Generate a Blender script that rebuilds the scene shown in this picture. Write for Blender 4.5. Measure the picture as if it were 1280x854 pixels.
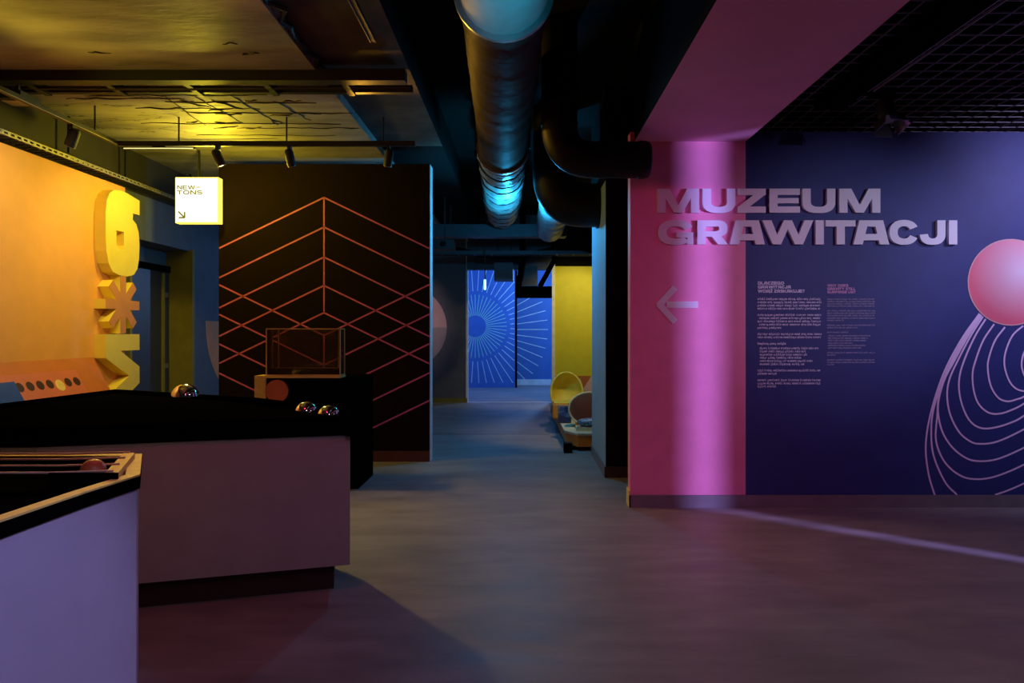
import bpy, bmesh, math, random
from mathutils import Vector, Matrix

# ------------------------------------------------------------------ reset
for o in list(bpy.data.objects):
    bpy.data.objects.remove(o, do_unlink=True)
SC = bpy.context.scene
COL = SC.collection
random.seed(7)

# ------------------------------------------------------------------ camera
F = 853.0                  # focal length in pixels of the 1280 x 854 frame
CX, CY, CAMZ = 654.0, 416.0, 1.45
cam = bpy.data.cameras.new('camera')
cam.sensor_width = 36.0
cam.lens = 36.0 * F / 1280.0
cam.shift_x = -(CX - 640.0) / 1280.0
cam.shift_y = (CY - 427.0) / 1280.0
cam.clip_start = 0.05
co = bpy.data.objects.new('camera', cam)
COL.objects.link(co)
co.location = (0, 0, CAMZ)
co.rotation_euler = (math.pi / 2, 0, 0)
SC.camera = co
vs = SC.view_settings
vs.view_transform = 'Standard'
vs.look = 'None'
vs.gamma = 1.0
vs.exposure = 0.0
vs.use_curve_mapping = False

w = bpy.data.worlds.new('world')
SC.world = w
w.use_nodes = True
w.node_tree.nodes['Background'].inputs[0].default_value = (0.01, 0.01, 0.02, 1)
w.node_tree.nodes['Background'].inputs[1].default_value = 0.2


def light(name, kind, loc, col, power, target=None, radius=0.05, angle=60, blend=0.4, size=None):
    l = bpy.data.lights.new(name, kind)
    l.color = col
    l.energy = power
    if kind in ('POINT', 'SPOT'):
        l.shadow_soft_size = radius
    if kind == 'SPOT':
        l.spot_size = math.radians(angle)
        l.spot_blend = blend
    if kind == 'AREA':
        l.shape = 'RECTANGLE'
        l.size, l.size_y = size
    o = bpy.data.objects.new(name, l)
    COL.objects.link(o)
    o.location = loc
    if target is not None:
        d = Vector(target) - Vector(loc)
        o.rotation_euler = d.to_track_quat('-Z', 'Y').to_euler()
    return o


# the yellow gallery on the left
light('spot_wall_wash', 'SPOT', (-2.95, 4.6, 3.12), (1.0, .80, .36), 105, (-4.3, 5.3, 1.75), .06, 100, .8)
light('spot_wall_wash', 'SPOT', (-2.95, 6.2, 3.12), (1.0, .80, .30), 36, (-4.3, 6.7, 1.9), .05, 85, .8)
light('sign_glow_lamp', 'POINT', (-3.12, 6.80, 3.02), (1.0, .78, .03), 46, None, .07)
light('ceiling_fill', 'SPOT', (-3.6, 4.3, 2.85), (1.0, .74, .05), 22, (-2.2, 4.5, 3.45), .05, 130, 1.0)  # added fill without a fixture, brightens the yellow ceiling
light('duct_edge_fill', 'SPOT', (-1.5, 6.1, 3.26), (1.0, .48, .05), 45, (-.35, 5.0, 3.3), .04, 80, .8)  # added warm fill, no fixture there, for the duct's left edge
light('spot_yellow_floor', 'SPOT', (-2.82, 6.36, 3.02), (1.0, .64, .24), 300, (-.3, 3.6, 0), .05, 95, .8)
light('rim_fill_spot', 'SPOT', (-3.0, 4.6, 3.12), (1.0, .74, .14), 60, (-1.72, 2.5, .95), .04, 24, .6)  # added fill that turns the near table's rim yellow
# cyan and blue lamps of the corridor and the far hall
light('cyan_corridor_lamp', 'POINT', (-.1, 8.3, 2.8), (.03, .50, 1.0), 58, None, .06)
light('cyan_duct_lamp', 'SPOT', (-.28, 8.5, 2.1), (.03, .60, 1.0), 150, (-.28, 8.5, 3.3), .05, 92, .6)
light('cyan_duct_uplight', 'SPOT', (-.05, 2.9, 2.1), (.01, .55, .85), 62, (-.12, 3.35, 3.1), .05, 46, .7)
light('blue_hall_lamp', 'POINT', (1.0, 16.6, 2.7), (.20, .45, 1.0), 190, None, .15)
light('blue_hall_lamp', 'POINT', (-1.6, 15.8, 2.7), (.06, .24, 1.0), 70, None, .15)
light('yellow_niche_spot', 'SPOT', (1.35, 12.7, 2.7), (1.0, .85, .35), 70, (.95, 14.2, 1.45), .05, 110, .6)
light('niche_shell_spot', 'SPOT', (1.0, 8.6, 2.9), (1.0, .76, .42), 85, (.75, 9.6, .4), .05, 60, .7)
light('side_wall_spot', 'SPOT', (-2.4, 11.0, 3.0), (1.0, .70, .72), 85, (-2.5, 14.2, 1.7), .05, 40, .8)
# magenta and violet stage spots of the right side
light('magenta_spot', 'SPOT', (1.35, .9, 2.72), (1.0, .12, .52), 80, (1.2, 5.67, .9), .003, 60, .9)
light('violet_spot', 'SPOT', (4.9, 3.9, 3.05), (.60, .54, 1.0), 225, (4.75, 5.67, 2.25), .05, 96, 1.0)
light('violet_title_spot', 'SPOT', (4.0, 3.0, 2.5), (.68, .66, 1.0), 95, (2.75, 5.67, 1.95), .02, 50, .9)
light('violet_floor_spot', 'SPOT', (3.8, 2.2, 2.9), (.66, .40, .70), 60, (2.2, 4.0, 0), .06, 110, .9)
light('violet_table_spot', 'SPOT', (1.5, .3, 2.8), (.48, .46, 1.0), 215, (-1.5, 1.75, .45), .06, 26, .7)
light('red_floor_lamp', 'POINT', (-1.3, 2.75, 2.4), (1.0, .02, .12), 11, None, .08)
light('mauve_room_lamp', 'SPOT', (.5, -.6, 3.2), (.70, .50, .75), 40, (-.3, 3.3, .0), .12, 56, .8)
light('foyer_lamp', 'POINT', (8.0, .615, 1.75), (.44, .35, 1.0), 5000, None, .036)


# ------------------------------------------------------------------ materials
def mat(name, col, rough=.6, metal=0.0, var=.12, scale=6.0, bump=0.0, bscale=40.0, emit=None, estr=0.0, spec=.5, stretch=(1, 1, 1)):
    m = bpy.data.materials.new(name)
    m.use_nodes = True
    nt = m.node_tree
    b = nt.nodes['Principled BSDF']
    b.inputs['Roughness'].default_value = rough
    b.inputs['Metallic'].default_value = metal
    b.inputs['Specular IOR Level'].default_value = spec
    tc = nt.nodes.new('ShaderNodeTexCoord')
    mp = nt.nodes.new('ShaderNodeMapping')
    mp.inputs['Scale'].default_value = stretch
    nt.links.new(tc.outputs['Object'], mp.inputs[0])
    n = nt.nodes.new('ShaderNodeTexNoise')
    n.inputs['Scale'].default_value = scale
    n.inputs['Detail'].default_value = 5
    nt.links.new(mp.outputs[0], n.inputs['Vector'])
    r = nt.nodes.new('ShaderNodeValToRGB')
    r.color_ramp.elements[0].position = .3
    r.color_ramp.elements[1].position = .7
    r.color_ramp.elements[0].color = tuple(c * (1 - var) for c in col) + (1,)
    r.color_ramp.elements[1].color = tuple(min(1, c * (1 + var)) for c in col) + (1,)
    nt.links.new(n.outputs['Fac'], r.inputs[0])
    nt.links.new(r.outputs[0], b.inputs['Base Color'])
    if bump:
        n2 = nt.nodes.new('ShaderNodeTexNoise')
        n2.inputs['Scale'].default_value = bscale
        n2.inputs['Detail'].default_value = 6
        nt.links.new(mp.outputs[0], n2.inputs['Vector'])
        bp = nt.nodes.new('ShaderNodeBump')
        bp.inputs['Strength'].default_value = bump
        bp.inputs['Distance'].default_value = .02
        nt.links.new(n2.outputs['Fac'], bp.inputs['Height'])
        nt.links.new(bp.outputs[0], b.inputs['Normal'])
    if emit:
        b.inputs['Emission Color'].default_value = tuple(emit) + (1,)
        b.inputs['Emission Strength'].default_value = estr
    return m


def concrete_mat():
    """dark painted formwork concrete: plank marks, ragged fins and patches"""
    m = mat('concrete_ceiling', (.30, .28, .25), .55, var=.45, scale=2.2, stretch=(.5, 1.6, 1))
    nt = m.node_tree
    b = nt.nodes['Principled BSDF']
    tc = nt.nodes.new('ShaderNodeTexCoord')
    mp = nt.nodes.new('ShaderNodeMapping')
    mp.inputs['Scale'].default_value = (.7, 2.2, 1)
    nt.links.new(tc.outputs['Object'], mp.inputs[0])
    n = nt.nodes.new('ShaderNodeTexNoise')
    n.inputs['Scale'].default_value = 2.6
    n.inputs['Detail'].default_value = 9
    n.inputs['Roughness'].default_value = .62
    nt.links.new(mp.outputs[0], n.inputs['Vector'])
    v = nt.nodes.new('ShaderNodeTexVoronoi')
    v.feature = 'DISTANCE_TO_EDGE'
    v.inputs['Scale'].default_value = 2.4
    mx = nt.nodes.new('ShaderNodeMix')
    mx.data_type = 'VECTOR'
    mx.inputs[0].default_value = .45
    nt.links.new(mp.outputs[0], mx.inputs[4])
    nt.links.new(n.outputs['Color'], mx.inputs[5])
    nt.links.new(mx.outputs[1], v.inputs['Vector'])
    lt = nt.nodes.new('ShaderNodeMath')
    lt.operation = 'MULTIPLY'
    lt.inputs[1].default_value = 1.0
    cr = nt.nodes.new('ShaderNodeValToRGB')
    cr.color_ramp.elements[0].position = 0.0
    cr.color_ramp.elements[1].position = .022
    nt.links.new(v.outputs['Distance'], cr.inputs[0])
    # the fins only show in patches
    n3 = nt.nodes.new('ShaderNodeTexNoise')
    n3.inputs['Scale'].default_value = .55
    nt.links.new(tc.outputs['Object'], n3.inputs['Vector'])
    r3 = nt.nodes.new('ShaderNodeValToRGB')
    r3.color_ramp.elements[0].position = .36
    r3.color_ramp.elements[1].position = .44
    nt.links.new(n3.outputs['Fac'], r3.inputs[0])
    mx2 = nt.nodes.new('ShaderNodeMath')
    mx2.operation = 'MAXIMUM'
    nt.links.new(cr.outputs[0], mx2.inputs[0])
    nt.links.new(r3.outputs[0], mx2.inputs[1])
    add = nt.nodes.new('ShaderNodeMath')
    add.operation = 'MULTIPLY_ADD'
    add.inputs[1].default_value = .8
    nt.links.new(mx2.outputs[0], add.inputs[0])
    nt.links.new(n.outputs['Fac'], add.inputs[2])
    bp = nt.nodes.new('ShaderNodeBump')
    bp.inputs['Strength'].default_value = .5
    bp.inputs['Distance'].default_value = .05
    nt.links.new(add.outputs[0], bp.inputs['Height'])
    nt.links.new(bp.outputs[0], b.inputs['Normal'])
    # fins are smeared with black paint
    src = b.inputs['Base Color'].links[0].from_socket
    mc = nt.nodes.new('ShaderNodeMix')
    mc.data_type = 'RGBA'
    mc.blend_type = 'MULTIPLY'
    mc.inputs[0].default_value = .85
    nt.links.new(src, mc.inputs[6])
    nt.links.new(mx2.outputs[0], mc.inputs[7])
    nt.links.new(mc.outputs[2], b.inputs['Base Color'])
    return m


def floor_mat():
    m = mat('floor_concrete', (.30, .275, .27), .48, var=.16, scale=1.6, stretch=(.8, 1.6, 1), bump=.05, bscale=25)
    nt = m.node_tree
    b = nt.nodes['Principled BSDF']
    tc = nt.nodes.new('ShaderNodeTexCoord')
    mp = nt.nodes.new('ShaderNodeMapping')
    mp.inputs['Scale'].default_value = (.8, 2.6, 1)
    nt.links.new(tc.outputs['Object'], mp.inputs[0])
    n = nt.nodes.new('ShaderNodeTexNoise')
    n.inputs['Scale'].default_value = 3
    n.inputs['Detail'].default_value = 8
    nt.links.new(mp.outputs[0], n.inputs['Vector'])
    r = nt.nodes.new('ShaderNodeMapRange')
    r.inputs[3].default_value = .36
    r.inputs[4].default_value = .62
    nt.links.new(n.outputs['Fac'], r.inputs[0])
    nt.links.new(r.outputs[0], b.inputs['Roughness'])
    src = b.inputs['Base Color'].links[0].from_socket
    r2 = nt.nodes.new('ShaderNodeMapRange')
    r2.inputs[1].default_value = .3
    r2.inputs[2].default_value = .7
    r2.inputs[3].default_value = .82
    r2.inputs[4].default_value = 1.15
    nt.links.new(n.outputs['Fac'], r2.inputs[0])
    mc = nt.nodes.new('ShaderNodeMix')
    mc.data_type = 'RGBA'
    mc.blend_type = 'MULTIPLY'
    mc.inputs[0].default_value = 1
    nt.links.new(src, mc.inputs[6])
    nt.links.new(r2.outputs[0], mc.inputs[7])
    nt.links.new(mc.outputs[2], b.inputs['Base Color'])
    return m


def glass_mat():
    m = bpy.data.materials.new('acrylic_glass')
    m.use_nodes = True
    nt = m.node_tree
    nt.nodes.clear()
    out = nt.nodes.new('ShaderNodeOutputMaterial')
    t = nt.nodes.new('ShaderNodeBsdfTransparent')
    t.inputs[0].default_value = (.86, .82, .74, 1)
    g = nt.nodes.new('ShaderNodeBsdfGlossy')
    g.inputs['Roughness'].default_value = .04
    d = nt.nodes.new('ShaderNodeBsdfDiffuse')
    d.inputs[0].default_value = (.5, .35, .2, 1)
    f = nt.nodes.new('ShaderNodeFresnel')
    f.inputs[0].default_value = 1.5
    n = nt.nodes.new('ShaderNodeTexNoise')
    n.inputs['Scale'].default_value = 3
    mr = nt.nodes.new('ShaderNodeMapRange')
    mr.inputs[3].default_value = .03
    mr.inputs[4].default_value = .11
    nt.links.new(n.outputs['Fac'], mr.inputs[0])
    m1 = nt.nodes.new('ShaderNodeMixShader')
    m2 = nt.nodes.new('ShaderNodeMixShader')
    nt.links.new(mr.outputs[0], m1.inputs[0])
    nt.links.new(t.outputs[0], m1.inputs[1])
    nt.links.new(d.outputs[0], m1.inputs[2])
    nt.links.new(f.outputs[0], m2.inputs[0])
    nt.links.new(m1.outputs[0], m2.inputs[1])
    nt.links.new(g.outputs[0], m2.inputs[2])
    nt.links.new(m2.outputs[0], out.inputs[0])
    return m


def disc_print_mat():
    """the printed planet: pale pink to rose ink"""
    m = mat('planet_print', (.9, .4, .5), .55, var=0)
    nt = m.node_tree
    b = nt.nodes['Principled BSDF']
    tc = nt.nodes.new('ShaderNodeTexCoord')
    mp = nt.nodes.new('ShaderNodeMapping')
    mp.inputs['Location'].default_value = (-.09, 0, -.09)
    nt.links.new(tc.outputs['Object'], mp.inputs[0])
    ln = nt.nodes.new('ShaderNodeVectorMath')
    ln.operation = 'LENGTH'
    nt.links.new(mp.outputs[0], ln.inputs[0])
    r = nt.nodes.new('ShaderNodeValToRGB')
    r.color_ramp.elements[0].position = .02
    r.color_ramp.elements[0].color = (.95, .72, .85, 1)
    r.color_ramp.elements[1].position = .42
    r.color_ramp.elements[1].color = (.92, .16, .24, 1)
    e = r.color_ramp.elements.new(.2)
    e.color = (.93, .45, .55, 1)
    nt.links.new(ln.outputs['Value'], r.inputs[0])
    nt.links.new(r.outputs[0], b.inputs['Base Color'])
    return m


M = {}
M['concrete'] = concrete_mat()
M['concrete_shade'] = mat('shaded_concrete', (.075, .062, .05), .7, var=.4, scale=3, bump=.4, bscale=6, spec=.15)  # darker copy of the concrete, shade put into its colour
M['floor'] = floor_mat()
M['glass'] = glass_mat()
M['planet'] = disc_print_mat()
M['black_ceiling'] = mat('black_ceiling_paint', (.004, .004, .005), .9, bump=.2, spec=.1)
M['black'] = mat('black_felt', (.003, .003, .003), .9, spec=0)
M['black_soft'] = mat('black_powder_coat', (.015, .015, .016), .55, bump=.1, bscale=200)
M['black_gloss'] = mat('black_steel', (.02, .02, .022), .2, metal=.6)
M['orange'] = mat('orange_paint', (.90, .42, .10), .62, var=.04, bump=.06)
M['orange_dark'] = mat('burnt_orange_paint', (.56, .165, .04), .6, var=.05, bump=.06)
M['orange_panel'] = mat('coral_panel', (.64, .17, .10), .5, var=.05)
M['yellow'] = mat('yellow_paint', (.90, .72, .08), .55, var=.04)
M['yellow_wall'] = mat('yellow_wall_paint', (.78, .66, .02), .6, var=.05)
M['mural'] = mat('dark_brown_wall_paint', (.009, .0035, .003), .85, spec=.12, var=.15, bump=.08)
M['mural_line'] = mat('red_print', (.62, .12, .46), .6, var=.05)
M['brown_skirt'] = mat('brown_skirting', (.09, .03, .02), .5)
M['pink'] = mat('pink_wall_paint', (.88, .26, .46), .6, var=.05, bump=.06)
M['pink_beam'] = mat('pink_beam_paint', (.80, .38, .56), .7, var=.08, scale=2, bump=.12, bscale=8)
M['navy'] = mat('navy_wall_print', (.023, .035, .195), .6, var=.08, bump=.03)
M['lavender'] = mat('lavender_letter_acrylic', (.84, .80, .90), .5, var=.03)
M['lavender_print'] = mat('lavender_print', (.78, .80, .98), .6, var=.03)
M['pink_print'] = mat('pink_line_print', (.90, .66, .95), .6, var=.03)
M['pink_head_print'] = mat('pink_heading_print', (.66, .36, .62), .6, var=.03)
M['dim_print'] = mat('faint_lavender_print', (.38, .38, .56), .6, var=.03)
M['skirt_grey'] = mat('grey_vinyl_skirting', (.20, .18, .20), .5)
M['greyblue'] = mat('greyblue_wall_paint', (.11, .13, .20), .65, var=.08, bump=.05)
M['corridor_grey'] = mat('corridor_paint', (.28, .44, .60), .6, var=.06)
M['slate'] = mat('slate_wall_paint', (.14, .14, .16), .65, var=.08, bump=.05)
M['slate_dark'] = mat('dark_olive_paint', (.028, .026, .02), .7)
M['peach_print'] = mat('peach_print', (.95, .32, .14), .6, var=.05)
M['peach_light'] = mat('pale_peach_print', (.85, .52, .50), .6, var=.05)
M['peach_grey'] = mat('dusty_peach_print', (.52, .40, .40), .6, var=.05)
M['blue'] = mat('blue_wall_print', (.07, .19, .56), .6, var=.06)
M['ray_green'] = mat('mint_ray_print', (.45, .85, .70), .5, var=.03)
M['ray_white'] = mat('pale_ray_print', (.85, .92, .95), .5, var=.03)
M['white_trim'] = mat('white_trim_paint', (.85, .85, .88), .5)
M['dark_steel'] = mat('dark_polished_steel', (.22, .22, .25), .25, metal=.9)
M['foil'] = mat('aluminium_foil_duct', (.30, .32, .34), .45, metal=.4, var=.35, scale=9, bump=1.0, bscale=7, stretch=(.8, 2.6, 1))
M['duct_dark'] = mat('dark_duct_wrap', (.045, .035, .028), .62, var=.25, bump=.35, bscale=9, spec=.08)
M['duct_zinc'] = mat('zinc_duct', (.26, .28, .29), .65, metal=.2, var=.15, bump=.1)
M['duct'] = mat('black_painted_duct', (.006, .005, .005), .5, bump=.1, bscale=9, spec=.22)
M['steel'] = mat('galvanised_steel', (.45, .46, .48), .4, metal=.9, var=.2)
M['services'] = mat('dark_service_paint', (.07, .08, .10), .5, metal=.3)
M['services_light'] = mat('grey_service_paint', (.12, .14, .17), .5)
M['tray'] = mat('cable_tray_steel', (.35, .33, .28), .45, metal=.6, var=.2)
M['tray_dark'] = mat('dark_tray_steel', (.05, .048, .04), .6)
M['table_side'] = mat('lavender_laminate', (.55, .50, .66), .5, var=.04)
M['table_side2'] = mat('grey_laminate', (.46, .42, .46), .5, var=.05)
M['plinth'] = mat('dark_red_plinth', (.05, .015, .016), .6)
M['ply'] = mat('birch_plywood_edge', (.84, .62, .20), .5, var=.12, scale=20)
M['string'] = mat('cream_cord', (.85, .68, .52), .5)
M['wood_ball'] = mat('cherry_wood_ball', (.55, .18, .07), .35, var=.2, scale=12)
M['chrome'] = mat('chrome', (.92, .92, .94), .04, metal=1.0, var=0)
M['red_felt'] = mat('red_felt', (.6, .02, .03), .8)
M['sign_face'] = mat('sign_face', (.25, .25, .20), .6, var=0, emit=(1.0, 1.0, .93), estr=1.12, spec=.1)
M['sign_side'] = mat('sign_edge', (.95, .85, .2), .5, var=0, emit=(1.0, .84, .08), estr=1.8)
M['sign_text'] = mat('olive_sign_lettering', (.04, .04, .0), .6, var=0, emit=(.36, .33, .03), estr=.55, spec=.0)
M['tube'] = mat('cyan_tube', (.8, .95, 1), .4, var=0, emit=(.25, .85, 1.0), estr=6)
M['led'] = mat('warm_led', (.9, .9, .6), .4, var=0, emit=(1.0, .9, .35), estr=1.2)
M['olive_frame'] = mat('olive_door_frame', (.24, .20, .03), .6)
M['door'] = mat('dark_blue_door', (.03, .035, .05), .4, var=.1)
M['blue_panel'] = mat('blue_panel_print', (.01, .06, .35), .5)
M['cream_edge'] = mat('cream_edge', (.62, .60, .42), .5)
M['rose_shell'] = mat('rose_shell', (.62, .38, .32), .5, var=.06)
M['orange_bench'] = mat('orange_bench_paint', (.70, .28, .03), .55, var=.06)
M['brass_edge'] = mat('amber_acrylic_edge', (.85, .62, .22), .35, var=.1)
M['blueprint'] = None


def mosaic_mat():
    m = mat('blue_mosaic', (.2, .3, .5), .35, var=0)
    nt = m.node_tree
    b = nt.nodes['Principled BSDF']
    tc = nt.nodes.new('ShaderNodeTexCoord')
    v = nt.nodes.new('ShaderNodeTexVoronoi')
    v.inputs['Scale'].default_value = 14
    nt.links.new(tc.outputs['Object'], v.inputs['Vector'])
    r = nt.nodes.new('ShaderNodeValToRGB')
    r.color_ramp.interpolation = 'CONSTANT'
    for p, c in ((0, (.02, .04, .12)), (.35, (.10, .22, .45)), (.55, (.55, .65, .75)), (.7, (.04, .10, .25))):
        if p == 0:
            e = r.color_ramp.elements[0]
        else:
            e = r.color_ramp.elements.new(p)
        e.color = c + (1,)
    nt.links.new(v.outputs['Color'], r.inputs[0])
    nt.links.new(r.outputs[0], b.inputs['Base Color'])
    return m


M['mosaic'] = mosaic_mat()


# ------------------------------------------------------------------ mesh helpers
class MB:
    def __init__(s):
        s.v, s.f, s.mi = [], [], []

    def add(s, vs, fs, mi=0):
        n = len(s.v)
        s.v += [tuple(p) for p in vs]
        s.f += [tuple(i + n for i in f) for f in fs]
        s.mi += [mi] * len(fs)
        return s

    def box(s, x0, x1, y0, y1, z0, z1, mi=0):
        vs = [(x0, y0, z0), (x1, y0, z0), (x1, y1, z0), (x0, y1, z0), (x0, y0, z1), (x1, y0, z1), (x1, y1, z1), (x0, y1, z1)]
        return s.add(vs, [(3, 2, 1, 0), (4, 5, 6, 7), (0, 1, 5, 4), (1, 2, 6, 5), (2, 3, 7, 6), (3, 0, 4, 7)], mi)

    def prism(s, pts, fn, mi=0):
        """pts: 2D polygon, fn(u, v, k) -> 3D point for k = 0 front, 1 back"""
        n = len(pts)
        vs = [fn(u, v, 0) for u, v in pts] + [fn(u, v, 1) for u, v in pts]
        fs = [tuple(range(n)), tuple(range(2 * n - 1, n - 1, -1))]
        fs += [(i, n + i, n + (i + 1) % n, (i + 1) % n) for i in range(n)]
        return s.add(vs, fs, mi)

    def flat(s, poly, z0, z1, mi=0):
        return s.prism(poly, lambda u, v, k: (u, v, z0 if k == 0 else z1), mi)

    def tube(s, pts, r, seg=12, cap=True, mi=0, radii=None):
        pts = [Vector(p) for p in pts]
        n = len(pts)
        t0 = (pts[1] - pts[0]).normalized()
        up = Vector((0, 0, 1)) if abs(t0.z) < .9 else Vector((0, 1, 0))
        a = t0.cross(up).normalized()
        vs, fs = [], []
        for i, p in enumerate(pts):
            if i == 0:
                t = t0
            elif i == n - 1:
                t = (pts[i] - pts[i - 1]).normalized()
            else:
                t = ((pts[i + 1] - p).normalized() + (p - pts[i - 1]).normalized()).normalized()
            a = (a - t * a.dot(t)).normalized()
            b = t.cross(a)
            rr = radii[i] if radii else r
            for k in range(seg):
                th = 2 * math.pi * k / seg
                vs.append(p + (a * math.cos(th) + b * math.sin(th)) * rr)
        for i in range(n - 1):
            for k in range(seg):
                k2 = (k + 1) % seg
                fs.append((i * seg + k, i * seg + k2, (i + 1) * seg + k2, (i + 1) * seg + k))
        if cap:
            fs.append(tuple(range(seg - 1, -1, -1)))
            fs.append(tuple((n - 1) * seg + k for k in range(seg)))
        return s.add(vs, fs, mi)

    def lathe(s, prof, seg=24, M4=None, mi=0):
        vs, fs = [], []
        for r, z in prof:
            for k in range(seg):
                th = 2 * math.pi * k / seg
                p = Vector((r * math.cos(th), r * math.sin(th), z))
                vs.append(M4 @ p if M4 else p)
        for i in range(len(prof) - 1):
            for k in range(seg):
                k2 = (k + 1) % seg
                fs.append((i * seg + k, i * seg + k2, (i + 1) * seg + k2, (i + 1) * seg + k))
        return s.add(vs, fs, mi)

    def sphere(s, c, r, seg=24, rings=14, mi=0):
        prof = [(max(1e-4, r * math.sin(math.pi * i / rings)), -r * math.cos(math.pi * i / rings)) for i in range(rings + 1)]
        return s.lathe(prof, seg, Matrix.Translation(c), mi)

    def build(s, name, mats, parent=None, smooth=False, origin=None, bevel=0.0):
        me = bpy.data.meshes.new(name)
        o0 = Vector(origin) if origin is not None else Vector((0, 0, 0))
        me.from_pydata([tuple(Vector(p) - o0) for p in s.v], [], s.f)
        if not isinstance(mats, (list, tuple)):
            mats = [mats]
        for m in mats:
            me.materials.append(m)
        for p, i in zip(me.polygons, s.mi):
            p.material_index = i
            p.use_smooth = smooth
        bm = bmesh.new()
        bm.from_mesh(me)
        bmesh.ops.recalc_face_normals(bm, faces=bm.faces)
        bm.to_mesh(me)
        bm.free()
        if smooth:
            me.set_sharp_from_angle(angle=math.radians(40))
        o = bpy.data.objects.new(name, me)
        COL.objects.link(o)
        o.location = o0
        if parent:
            o.parent = parent
            o.location = o0 - Vector(parent.location)
        if bevel:
            md = o.modifiers.new('bevel', 'BEVEL')
            md.width = bevel
            md.segments = 2
            md.limit_method = 'ANGLE'
        return o


def tag(o, label, cat, group=None):
    o['label'] = label
    o['category'] = cat
    if group:
        o['group'] = group
    return o


def thing(name, loc, label, cat, group=None):
    o = bpy.data.objects.new(name, None)
    COL.objects.link(o)
    o.location = loc
    o.empty_display_size = .1
    return tag(o, label, cat, group)


def struct(o, label=None):
    o['kind'] = 'structure'
    if label:
        o['label'] = label
    return o


def PX(px, Y):
    return (px - CX) / F * Y


def PZ(py, Y):
    return CAMZ - (py - CY) / F * Y


# ================================================================== THE SETTING
CEIL = 3.9
fl = struct(MB().box(-5.2, 6.6, -2.2, 22, -.1, 0).build('floor', M['floor']), 'grey polished concrete floor with soft streaks')
for nm, y, x0, x1, ww in (('threshold_strip', 14.2, -1.17, .6, .07), ('floor_joint', 9.74, -1.5, .6, .035)):
    MB().box(x0, x1, y - ww / 2, y + ww / 2, -.01, .006).build(nm, M['white_trim'] if ww > .05 else M['steel'], fl)

# ceilings
cl = MB().box(-5.2, -1.58, -2.2, 14.2, 3.45, 4.0).build('ceiling', M['concrete'])
struct(cl, 'rough formwork concrete ceiling lit yellow over the gallery')
cl2 = MB().box(-1.58, -.9, -2.2, 7.6, 3.53, 4.0).build('ceiling', [M['concrete_shade'], M['black_ceiling']])  # dark underside and black side face paint the shade in
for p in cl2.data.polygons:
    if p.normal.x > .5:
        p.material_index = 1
struct(MB().box(-1.58, -.9, 7.6, 14.2, 3.53, 4.0).build('ceiling', M['black_ceiling']), 'ceiling strip coloured black as shade over the corridor beyond the mural wall')  # same strip continued, black colour stands for shade
struct(cl2, 'raised strip of concrete ceiling coloured dark as shade beside the ventilation duct')
cl3 = MB().box(-.9, 6.6, -2.2, 14.2, CEIL, 4.0).build('ceiling', M['black_ceiling'])
struct(cl3, 'black painted ceiling over duct and mesh grid')
cl4 = MB().box(-4.0, 3.2, 14.3, 22, 3.3, 4.0).build('ceiling', M['black_ceiling'])
struct(cl4, 'dark ceiling of the far blue hall')
# downstand ribs and conduits on the left ceiling
for y, zz, ww in ((5.24, 3.37, .10), (5.56, 3.40, .05)):
    MB().box(-4.3, -.9, y - ww / 2, y + ww / 2, zz, 3.46).build('ceiling_rib', M['black_soft'], cl)
MB().tube([(-4.3, 5.42, 3.40), (-3.0, 5.43, 3.39), (-.9, 5.42, 3.40)], .014, 8).build('conduit', M['black_soft'], cl)
for i in range(5):
    x = -3.9 + i * .62
    MB().box(x, x + .05, 5.22, 5.58, 3.385, 3.46).build('conduit_clip', M['black_soft'], cl)
MB().tube([(-4.2, 7.0, 3.40), (-3.3, 7.02, 3.38), (-2.6, 7.0, 3.40)], .012, 8).build('conduit', M['black_soft'], cl)
# ragged concrete fins left by the formwork
rf = random.Random(3)


def fin(x, y, ang, L, n=9, jit=.018, rmax=.009):
    pts = []
    for j in range(n):
        t = j / (n - 1) - .5
        jj = rf.uniform(-jit, jit)
        pts.append((x + math.cos(ang) * L * t - math.sin(ang) * jj, y + math.sin(ang) * L * t + math.cos(ang) * jj, 3.448))
    MB().tube(pts, .008, 5, radii=[.003] + [rf.uniform(.003, rmax) for _ in range(n - 2)] + [.003]).build('concrete_fin', M['black_soft'], cl)


for y, xa, L in ((5.74, -2.9, 1.5), (5.92, -2.45, 1.3), (6.08, -2.9, 1.1), (6.2, -2.3, 1.5), (6.52, -2.7, 1.9), (6.66, -2.2, 1.2), (5.82, -3.4, 1.0), (6.9, -2.6, 1.4)):
    fin(xa, y, rf.uniform(-.03, .03), L, 16)
for x in (-3.05, -2.72, -2.4, -2.08):
    fin(x, 6.15, math.pi / 2 + rf.uniform(-.25, .05), rf.uniform(.5, .9), 9)
for k in range(14):
    fin(rf.uniform(-3.3, -1.9), rf.uniform(5.7, 6.8), rf.choice((0, 0, .8, -.5)) + rf.uniform(-.2, .2), rf.uniform(.08, .3), 6, .02, .013)
for k in range(5):
    fin(rf.uniform(-3.2, -1.9), rf.uniform(4.0, 5.0), rf.uniform(-.3, .3), rf.uniform(.06, .16), 6, .02, .012)
for k in range(10):
    y = 2.9 + k * .25
    pts = [(-1.57 + rf.uniform(-.02, .02), y, 3.47), (-1.55 + rf.uniform(-.05, .06), y + .13, 3.48), (-1.57, y + .27, 3.47)]
    MB().tube(pts, .02, 6, radii=[.012, rf.uniform(.015, .035), .012]).build('concrete_fin', M['black_soft'], cl)

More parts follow.
